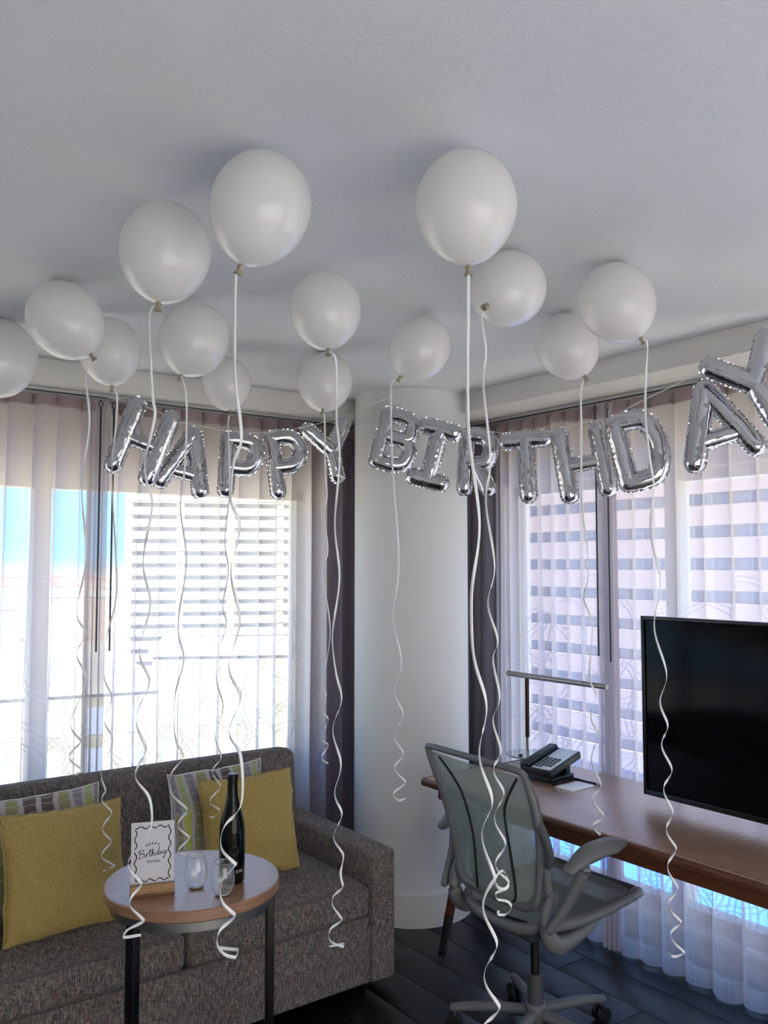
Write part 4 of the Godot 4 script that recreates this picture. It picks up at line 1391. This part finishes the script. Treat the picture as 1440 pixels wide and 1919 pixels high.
func build_table_things() -> void:
	# card in a slotted wooden block; both face the camera side, turned a little
	var yaw := -0.33
	var at := Vector3(0.985, TH, -2.470)
	var h := thing("sign_holder", "small pale wooden block holding the birthday card on the round table", "card holder", at)
	h.rotation.y = yaw
	var st := mb()
	rbox(st, Vector3(0, 0.0065, 0), Vector3(0.125, 0.013, 0.042), 0.002, Basis.IDENTITY, 2)
	rbox(st, Vector3(0, 0.017, 0.0125), Vector3(0.125, 0.034, 0.017), 0.002, Basis.IDENTITY, 2)
	rbox(st, Vector3(0, 0.017, -0.0125), Vector3(0.125, 0.034, 0.017), 0.002, Basis.IDENTITY, 2)
	part("block", st, M["pale wood"], h)
	var c := thing("birthday_card", "white birthday card with wavy black border, standing in the wooden block", "card", at + Vector3(0, 0.014, 0))
	c.rotation = Vector3(-0.06, yaw, 0)
	st = mb()
	rbox(st, Vector3(0, 0.096, 0), Vector3(0.122, 0.190, 0.0026), 0.0006, Basis.IDENTITY, 1)
	part("sheet", st, M["card paper"], c)
	st = mb()
	var wave := []
	var hx := 0.048
	var hy := 0.074
	var side := [[Vector2(-hx, hy), Vector2(hx, hy), 3.5], [Vector2(hx, hy), Vector2(hx, -hy), 4.5], [Vector2(hx, -hy), Vector2(-hx, -hy), 3.5], [Vector2(-hx, -hy), Vector2(-hx, hy), 4.5]]
	for s in side:
		var a: Vector2 = s[0]
		var b: Vector2 = s[1]
		var nn := (b - a).normalized().orthogonal()
		for k in 30:
			var f := k / 30.0
			var q := a.lerp(b, f) + nn * 0.0034 * cos(f * TAU * s[2]) * (1.0 if f > 0.04 else 0.7)
			wave.append(Vector3(q.x, q.y + 0.102, 0.0015))
	tube(st, PackedVector3Array(wave), 0.0015, 6, true, 0.4, Vector3(0.001, 0, 0.0001).cross(Vector3.UP) + Vector3(0.3, 0.2, 0))
	part("border", st, M["ink"], c)
	var word := "HAPPY"
	for i in 5:
		var a := (i - 2) * 0.20
		text_part("lettering", word[i], 0.0105, "ink", Vector3(sin(a) * 0.042, 0.084 + cos(a) * 0.045, 0.0014), c, -a, true)
	text_part("lettering", "TO YOU", 0.0105, "ink", Vector3(0.002, 0.079, 0.0014), c, 0.0, true)
	# handwritten word, drawn as pen strokes
	var pen := [
		[[0.10, 0.95], [0.02, 0.0]], [[-0.12, 0.72], [0.12, 1.0], [0.48, 0.95], [0.42, 0.66], [0.12, 0.52], [0.50, 0.44], [0.46, 0.10], [0.10, -0.04], [-0.06, 0.04]],
		[[0.62, 0.46], [0.60, 0.08], [0.72, 0.02], [0.84, 0.42], [0.84, 0.05]], [[0.84, 0.34], [0.98, 0.46], [1.08, 0.38]], [[0.64, 0.64], [0.66, 0.67]],
		[[1.10, 0.40], [1.24, 0.96], [1.16, 0.06], [1.30, 0.10], [1.50, 1.0], [1.40, 0.02], [1.52, 0.42], [1.62, 0.36], [1.62, 0.05], [1.76, 0.06]], [[1.05, 0.72], [1.62, 0.80]],
		[[1.98, 0.40], [1.80, 0.30], [1.82, 0.06], [2.00, 0.22], [2.22, 1.08], [2.06, 0.06], [2.20, 0.06]],
		[[2.42, 0.38], [2.26, 0.30], [2.26, 0.06], [2.44, 0.34], [2.44, 0.06], [2.58, 0.12]], [[2.60, 0.42], [2.60, 0.10], [2.74, 0.10], [2.90, 0.46], [2.78, -0.15], [2.66, -0.52], [2.60, -0.44], [2.86, -0.05], [3.10, 0.42]]]
	st = mb()
	for s in pen:
		var pts := []
		for q in s:
			pts.append(Vector3(-0.0385 + q[0] * 0.0262, 0.0905 + q[1] * 0.0215 + q[0] * 0.0028, 0.0016))
		tube(st, catmull(pts, 5), 0.0008, 6)
	part("handwriting", st, M["ink"], c)
	# stemless glasses
	var outer := [Vector2(0, 0), Vector2(0.016, 0), Vector2(0.021, 0.0015), Vector2(0.027, 0.010), Vector2(0.0325, 0.024), Vector2(0.0345, 0.040), Vector2(0.0335, 0.058), Vector2(0.0305, 0.076), Vector2(0.0270, 0.092)]
	var inner := [Vector2(0.0258, 0.0923), Vector2(0.0292, 0.076), Vector2(0.0322, 0.058), Vector2(0.0332, 0.040), Vector2(0.031, 0.0255), Vector2(0.0255, 0.0135), Vector2(0.018, 0.0075), Vector2(0, 0.006)]
	var spots := [[Vector3(1.112, TH + 0.0005, -2.448), "stemless glass nearer the birthday card"], [Vector3(1.150, TH + 0.0005, -2.348), "stemless glass in front of the wine bottle"]]
	for s in spots:
		var g := thing("wine_glass", s[1], "glass", s[0], "stemless glasses on the round table")
		st = mb()
		lathe(st, outer + [Vector2(0.0265, 0.0928)] + inner, 48)
		part("bowl", st, M["clear glass"], g)
		st = mb()
		var hoop := []
		for k in 40:
			hoop.append(Vector3(cos(TAU * k / 40) * 0.0265, 0.0924, sin(TAU * k / 40) * 0.0265))
		tube(st, PackedVector3Array(hoop), 0.0012, 6, true)
		part("rim", st, M["glass edge"], g)
		st = mb()
		lathe(st, [Vector2(0, 0.0003), Vector2(0.017, 0.0003), Vector2(0.021, 0.002), Vector2(0.0225, 0.006), Vector2(0.017, 0.0072), Vector2(0, 0.0058)], 40)
		part("thick_base", st, M["glass edge"], g)
	# bottle
	var b := thing("wine_bottle", "dark wine bottle standing on the round table", "bottle", Vector3(1.218, TH, -2.428))
	st = mb()
	lathe(st, [Vector2(0, 0.004), Vector2(0.030, 0.0), Vector2(0.036, 0.003), Vector2(0.0385, 0.009), Vector2(0.0385, 0.09), Vector2(0.0385, 0.150), Vector2(0.0365, 0.172), Vector2(0.031, 0.198), Vector2(0.023, 0.228), Vector2(0.0165, 0.258), Vector2(0.0142, 0.285), Vector2(0.0138, 0.312), Vector2(0, 0.312)], 48)
	part("glass_body", st, M["bottle glass"], b)
	st = mb()
	lathe(st, sharp([Vector2(0.0141, 0.258), Vector2(0.0168, 0.2585), Vector2(0.0150, 0.284), Vector2(0.0148, 0.298), Vector2(0.0162, 0.300), Vector2(0.0162, 0.316), Vector2(0.0150, 0.318), Vector2(0, 0.318)]), 40)
	part("foil_neck", st, M["bottle glass"], b)
	st = mb()
	lathe(st, sharp([Vector2(0.0158, 0.299), Vector2(0.0168, 0.300), Vector2(0.0168, 0.318), Vector2(0.0150, 0.3205), Vector2(0, 0.3205)]), 40)
	part("cap", st, M["bottle foil"], b)
	# printed emblem ring and small lettering wrapped on the glass; facing the camera
	var face := atan2(-1.218 + 0.55, 2.428)
	st = mb()
	st.set_smooth_group(0)
	var ring := []
	for k in 33:
		var a := TAU * k / 33
		ring.append(_wrap(face, sin(a) * 0.0125, 0.102 + cos(a) * 0.0125))
	tube(st, PackedVector3Array(ring), 0.0006, 5, true)
	part("emblem", st, M["bottle emblem"], b)
	var word2 := "KETO"
	for i in 3:
		var o := Node3D.new()
		var a := face + 0.20 + i * 0.20
		var f := SystemFont.new()
		f.font_names = PackedStringArray(["Droid Sans"])
		f.font_weight = 700
		var t := TextMesh.new()
		t.text = ["E", "T", "O"][i]
		t.font = f
		t.font_size = 32
		t.pixel_size = 0.0105 / 32.0
		t.depth = 0.0006
		t.material = M["bottle print"]
		var p := part_mesh("print", t, b)
		p.position = Vector3(sin(a) * 0.0387, 0.040, cos(a) * 0.0387)
		p.rotation.y = a
		o.free()


func _wrap(face: float, dx: float, y: float) -> Vector3:
	var a := face + dx / 0.0387
	return Vector3(sin(a) * 0.0387, y, cos(a) * 0.0387)


# ---------- what stands on the desk ----------
const DT := 0.7592


func build_desk_things() -> void:
	var o := thing("desk_lamp", "steel T-shaped desk lamp with a round glossy base", "lamp", Vector3(2.915, DT, -2.845))
	var st := mb()
	disc(st, Vector3(0, 0, 0), 0.035, 0.03, 32)
	part("base_foot", st, M["brushed steel"], o)
	st = mb()
	disc(st, Vector3(0, 0.0295, 0), 0.098, 0.008, 64, Basis.IDENTITY, 0.002)
	part("base", st, M["base glass"], o)
	st = mb()
	disc(st, Vector3(0, 0.037, 0), 0.0085, 0.14, 20)
	part("pole", st, M["chrome"], o)
	st = mb()
	disc(st, Vector3(0, 0.11, 0), 0.0095, 0.27, 20)
	part("bronze_sleeve", st, M["bronze"], o)
	var bx := Basis(Vector3.RIGHT, PI / 2)
	st = mb()
	disc(st, Vector3(0, 0.388, -0.125), 0.0125, 0.585, 28, bx, 0.001)
	part("light_bar", st, M["brushed steel"], o)
	st = mb()
	disc(st, Vector3(0, 0.388, 0.4595), 0.0105, 0.003, 28, bx, 0.001)
	part("end_cap", st, M["trim paint"], o)
	for q in [Vector3(-0.06, 0.0372, 0.015), Vector3(0.055, 0.0372, 0.04)]:
		st = mb()
		disc(st, q, 0.010, 0.006, 20)
		part("switch", st, M["phone plastic"], o)
	# telephone, its tall end raised, turned to the chair
	var ph := thing("telephone", "dark desk telephone with pale keypad beside the lamp", "telephone", Vector3(2.765, DT, -2.565))
	var fwd := Vector2(2.87 - 2.64, -2.575 + 2.55)
	ph.rotation.y = -atan2(fwd.y, fwd.x) - 0.0
	var tilt := Basis(Vector3(0, 0, 1), 0.24)
	var lift := Vector3(0, 0.068, 0)
	st = mb()
	rbox(st, lift, Vector3(0.225, 0.034, 0.155), 0.008, tilt, 3)
	part("body", st, M["phone plastic"], ph)
	st = mb()
	rbox(st, lift + tilt * Vector3(0.0, 0.021, -0.053), Vector3(0.215, 0.026, 0.044), 0.010, tilt, 4)
	part("handset", st, M["phone plastic"], ph)
	st = mb()
	rbox(st, lift + tilt * Vector3(0.0, 0.0175, 0.026), Vector3(0.205, 0.003, 0.092), 0.001, tilt, 1)
	var face := part("face_plate", st, M["phone face"], ph)
	for i in 6:
		for k in 4:
			if i == 0 and k > 1:
				continue
			st = mb()
			rbox(st, lift + tilt * Vector3(-0.088 + i * 0.0165, 0.0200, -0.006 + k * 0.0195), Vector3(0.0085, 0.004, 0.014), 0.001, tilt, 1)
			part("key", st, M["phone keys"], face)
	st = mb()
	rbox(st, Vector3(0.0, 0.011, 0), Vector3(0.15, 0.022, 0.13), 0.006, Basis.IDENTITY, 2)
	rbox(st, Vector3(0.055, 0.038, 0), Vector3(0.03, 0.07, 0.10), 0.004, Basis.IDENTITY, 2)
	part("stand", st, M["phone keys"], ph)
	st = mb()
	var cord := []
	for k in 180:
		var t := k / 179.0
		var q := Vector3(-0.10 + 0.05 * t, 0.012 + 0.012 * (1 - t), 0.075 + 0.01 * sin(t * PI) - 0.0 * t)
		var a := k * 0.85
		cord.append(Vector3(lerpf(-0.105, 0.04, t), 0.0095 + sin(a) * 0.006, 0.083 + cos(a) * 0.006))
	tube(st, PackedVector3Array(cord), 0.0016, 5)
	part("coiled_cord", st, M["caster rubber"], ph)
	# notepad and pen
	var pad := thing("notepad", "small white notepad lying on the desk", "notepad", Vector3(2.735, DT, -2.407))
	pad.rotation.y = 0.03
	st = mb()
	rbox(st, Vector3(0, 0.003, 0), Vector3(0.138, 0.006, 0.084), 0.0008, Basis.IDENTITY, 1)
	part("sheets", st, M["paper"], pad)
	st = mb()
	rbox(st, Vector3(0.066, 0.0034, 0), Vector3(0.007, 0.0068, 0.085), 0.0008, Basis.IDENTITY, 1)
	part("glued_edge", st, M["card paper"], pad)
	var pen := thing("pen", "dark teal pen with a silver tip beside the notepad", "pen", Vector3(2.822, DT + 0.0055, -2.415))
	pen.rotation.y = 0.1
	st = mb()
	tube(st, PackedVector3Array([Vector3(0, 0, -0.075), Vector3(0, 0, 0.045)]), 0.0052, 14)
	part("barrel", st, M["pen teal"], pen)
	st = mb()
	tube(st, PackedVector3Array([Vector3(0, 0, 0.045), Vector3(0, 0, 0.058), Vector3(0, 0, 0.062), Vector3(0, 0, 0.075)]), PackedFloat32Array([0.0053, 0.0048, 0.0028, 0.0015]), 14)
	part("silver_tip", st, M["chrome"], pen)
	st = mb()
	rbox(st, Vector3(0, 0.0062, -0.05), Vector3(0.0026, 0.0016, 0.04), 0.0005, Basis.IDENTITY, 1)
	part("clip", st, M["chrome"], pen)


# ---------- balloons ----------
const PLACES := ["white balloon highest in the picture left of the middle, with a very long ribbon", "large white balloon touching the ceiling, its ribbon ending at the table's left rim", "tilted white balloon second from the left edge", "white balloon cut off by the left picture edge", "white balloon half hidden behind the tilted one at the left",
	"white balloon whose ribbon ends behind the stemless glass by the card", "small white balloon above the first P of the foil letters", "white balloon in the middle whose ribbon hangs over the sofa's right seat", "small white balloon directly behind and below the middle balloon", "white balloon hanging just in front of the column top",
	"large white balloon right of the middle, its ribbon ending at the floor", "white balloon partly behind the large right balloon, knot turned to the viewer", "white balloon farthest right, its ribbon hanging in front of the television", "white balloon half hidden behind the one farthest right"]


func build_balloons() -> void:
	for i in BALLOONS.size():
		var d: Dictionary = BALLOONS[i]
		var c: Vector3 = d["at"]
		var k: Vector3 = d["knot"]
		var r: float = d["radius"]
		var o := thing("balloon", PLACES[i], "balloon", k, "white balloons under the ceiling")
		var axis := (c - k).normalized()
		var turn := Basis(Quaternion(Vector3.UP, axis))
		var low := c.distance_to(k) - 0.012
		var prof := []
		for j in 33:
			var a := PI * j / 32.0
			var x := r * pow(sin(a), 1.0 if a > PI / 2 else 1.13)
			var y := -cos(a) * (r * 1.08 if a > PI / 2 else low)
			prof.append(Vector2(maxf(x, 0.0045 if j == 0 else 0.0), y))
		prof[32] = Vector2(0, r * 1.08)
		var st := mb()
		lathe(st, prof, 48, turn * Vector3(0, low + 0.012 - 0.04 * r, 0), turn)
		part("skin", st, M["latex"], o)
		st = mb()
		lathe(st, [Vector2(0.003, -0.012), Vector2(0.0095, -0.013), Vector2(0.0085, -0.010), Vector2(0.004, -0.004), Vector2(0.0062, 0.001), Vector2(0.0062, 0.005), Vector2(0.0035, 0.008), Vector2(0.006, 0.016), Vector2(0.012, 0.024)], 16, Vector3.ZERO, turn)
		part("knot", st, M["latex knot"], o)
		ribbon(o, d["ribbon"], 0.0064, 0.035 if i == 6 else 0.0)


func ribbon(o: Node3D, pts: Array, wide: float, sway: float) -> void:
	var across := Vector3(cos(deg_to_rad(36.4)), 0, sin(deg_to_rad(36.4)))
	var away := Vector3(sin(deg_to_rad(36.4)), 0, -cos(deg_to_rad(36.4)))
	var line := [Vector3(0, -0.001, 0)]
	for p in pts:
		line.append(Vector3(p.x, p.y, 0))
	var flat := catmull(line, 9)
	for pass_ in 3:
		var soft := flat.duplicate()
		for i in range(1, flat.size() - 1):
			soft[i] = (flat[i - 1] + flat[i] * 2.0 + flat[i + 1]) / 4.0
		flat = soft
	var c := PackedVector3Array()
	for i in flat.size():
		var t := (flat[mini(i + 2, flat.size() - 1)] - flat[maxi(i - 2, 0)]).normalized()
		c.append(across * flat[i].x + Vector3(0, flat[i].y, 0) - away * (t.x * 0.017 * minf(1.0, i / 12.0) + sway * flat[i].y * flat[i].y))
	var n := c.size()
	var st := mb()
	st.set_smooth_group(0)
	var prev := []
	var half := Vector3.ZERO
	for i in n:
		var t := (c[mini(i + 1, n - 1)] - c[maxi(i - 1, 0)]).normalized()
		var mean := Vector3.ZERO
		var cnt := 0
		for j in range(maxi(0, i - 14), mini(n, i + 15)):
			mean += c[j]
			cnt += 1
		mean /= cnt
		var radial := c[i] - mean
		radial.y = 0
		var nrm := (radial * 60.0 - away * 0.45)
		nrm = (nrm - t * nrm.dot(t)).normalized()
		var b := t.cross(nrm).normalized()
		if half != Vector3.ZERO and b.dot(half) < 0:
			b = -b
		half = half.lerp(b, 0.5).normalized() if half != Vector3.ZERO else b
		var e := half * wide / 2
		var th := t.cross(half).normalized() * 0.0002
		var cur := [c[i] - e - th, c[i] + e - th, c[i] + e + th, c[i] - e + th]
		if i > 0:
			for q in 4:
				var w := (q + 1) % 4
				quad(st, prev[q], prev[w], cur[w], cur[q])
		prev = cur
	part("ribbon", st, M["ribbon"], o)


# ---------- foil letters ----------
func foil_stroke(body: SurfaceTool, fin: SurfaceTool, pts: PackedVector3Array, r: float, sd: float, curved: bool) -> void:
	# one inflated limb: a soft tube along pts in the letter's plane (z = 0), with puckers along its seams and a flat seam edge
	var n := pts.size()
	var total := 0.0
	var at := PackedFloat32Array([0.0])
	for i in range(1, n):
		total += pts[i].distance_to(pts[i - 1])
		at.append(total)
	var first := (pts[0] - pts[1]).normalized()
	var lastd := (pts[n - 1] - pts[n - 2]).normalized()
	# stations: cap, body, cap
	var c := PackedVector3Array()
	var rad := PackedFloat32Array()
	var tan := PackedVector3Array()
	var s_at := PackedFloat32Array()
	for k in 7:
		var a := PI / 2 * (1.0 - k / 7.0)
		c.append(pts[0] + first * r * 0.92 * sin(a)); rad.append(r * cos(a) if k > 0 else 0.0004); tan.append(-first); s_at.append(-r * sin(a))
	for i in n:
		c.append(pts[i]); rad.append(r)
		tan.append((pts[mini(i + 1, n - 1)] - pts[maxi(i - 1, 0)]).normalized()); s_at.append(at[i])
	for k in 7:
		var a := PI / 2 * (k + 1) / 7.0
		c.append(pts[n - 1] + lastd * r * 0.92 * sin(a)); rad.append(r * cos(a) if k < 6 else 0.0004); tan.append(lastd); s_at.append(total + r * sin(a))
	var seg := 32
	body.set_smooth_group(0)
	var prev := PackedVector3Array()
	var pl := Vector3.ZERO
	var pr := Vector3.ZERO
	var ol := Vector3.ZERO
	var o_r := Vector3.ZERO
	for i in c.size():
		var side := Vector3(-tan[i].y, tan[i].x, 0)
		var ring := PackedVector3Array()
		var end := minf(s_at[i] + r, total + r - s_at[i])
		for j in seg:
			var a := TAU * j / seg
			var ca := cos(a)
			var edge := pow(absf(ca), 3.0)
			var f := (0.055 if not curved else 0.09) * edge * absf(sin(s_at[i] * (150.0 if not curved else 210.0) + sd + signf(ca)))
			f += 0.05 * n2(s_at[i] * 16.0 + sd, a * 0.8, 1.0)
			f += 0.10 * smoothstep(1.6 * r, 0.2 * r, end) * absf(sin(a * 4.0 + sd))
			ring.append(c[i] + side * ca * rad[i] * (1.02 - f) + Vector3(0, 0, 1) * sin(a) * rad[i] * 0.92 * (1.0 - f * 0.8))
		if i > 0:
			for j in seg:
				var k := (j + 1) % seg
				quad(body, prev[j], prev[k], ring[k], ring[j])
		prev = ring
		# seam edge
		var w := 0.0045 * (0.75 + 0.45 * sin(s_at[i] * 520.0 + sd))
		var lo := c[i] + side * (rad[i] * 0.93)
		var ro := c[i] - side * (rad[i] * 0.93)
		var out := Vector3.ZERO
		if i < 7:
			out = first * w * sin(PI / 2 * (1.0 - i / 7.0))
		elif i >= c.size() - 7:
			out = lastd * w * sin(PI / 2 * (i - (c.size() - 8)) / 7.0)
		var wig := Vector3(0, 0, 0.0016 * sin(s_at[i] * 400.0 + sd * 2.0))
		var l2 := c[i] + side * (rad[i] + w) + out + wig
		var r2 := c[i] - side * (rad[i] + w) + out - wig
		if i > 0:
			fin.set_smooth_group(-1)
			quad(fin, pl, ol, l2, lo)
			quad(fin, ro, r2, o_r, pr)
		pl = lo; pr = ro; ol = l2; o_r = r2


const WHICH := ["first letter of the banner, silver foil H by the curtain wands", "silver foil A in the first word, next to the leftmost H", "silver foil P next to the first A, one of two side by side", "silver foil P before the first Y, right one of two side by side", "silver foil Y ending the first word, left of the column",
	"silver foil B hanging in front of the column's left side", "silver foil I with serifs, hanging in front of the column", "silver foil R at the column's right edge", "silver foil T right of the column", "silver foil H between T and D in the second word", "silver foil D in the second word", "silver foil A in the second word, next to the D", "silver foil Y cut off by the right picture edge"]


func build_letters() -> void:
	for i in LETTERS.size():
		var d: Dictionary = LETTERS[i]
		var ch: String = d["letter"]
		var h: float = d["high"]
		var w: float = d["wide"]
		var r := 0.0355 if ch != "B" else 0.031
		var o := thing("foil_letter", WHICH[i], "foil balloon", d["at"], "silver foil letter balloons")
		o.rotation_order = EULER_ORDER_YXZ
		o.rotation = Vector3(0, d["yaw"], d["roll"])
		var body := mb()
		var fin := mb()
		var strokes: Array = STROKES[ch]
		for s in strokes.size():
			var raw: Array = strokes[s]
			var p := []
			for q in raw:
				p.append(Vector3(q[0] * (w / 2 - r - 0.003), (q[1] - 0.5) * (h - 2 * r - 0.006), 0))
			var line: PackedVector3Array
			var curved := raw.size() > 2
			if curved:
				line = catmull(p, 9)
			else:
				var k := maxi(6, int(p[0].distance_to(p[1]) / 0.005))
				line = PackedVector3Array()
				for j in k + 1:
					line.append(p[0].lerp(p[1], float(j) / k))
			var thin := 1.0
			if (ch == "H" or ch == "A") and s == 2:
				thin = 0.8
			foil_stroke(body, fin, line, r * thin, i * 1.7 + s * 2.3, curved)
		part("foil_body", body, M["foil"], o)
		part("seam_edge", fin, M["foil"], o)
	var st := mb()
	tube(st, catmull(BANNER_LINE, 5), 0.0016, 6)
	solo("banner_line", st, M["cord"], "thin white cord the foil letters hang from", "cord")
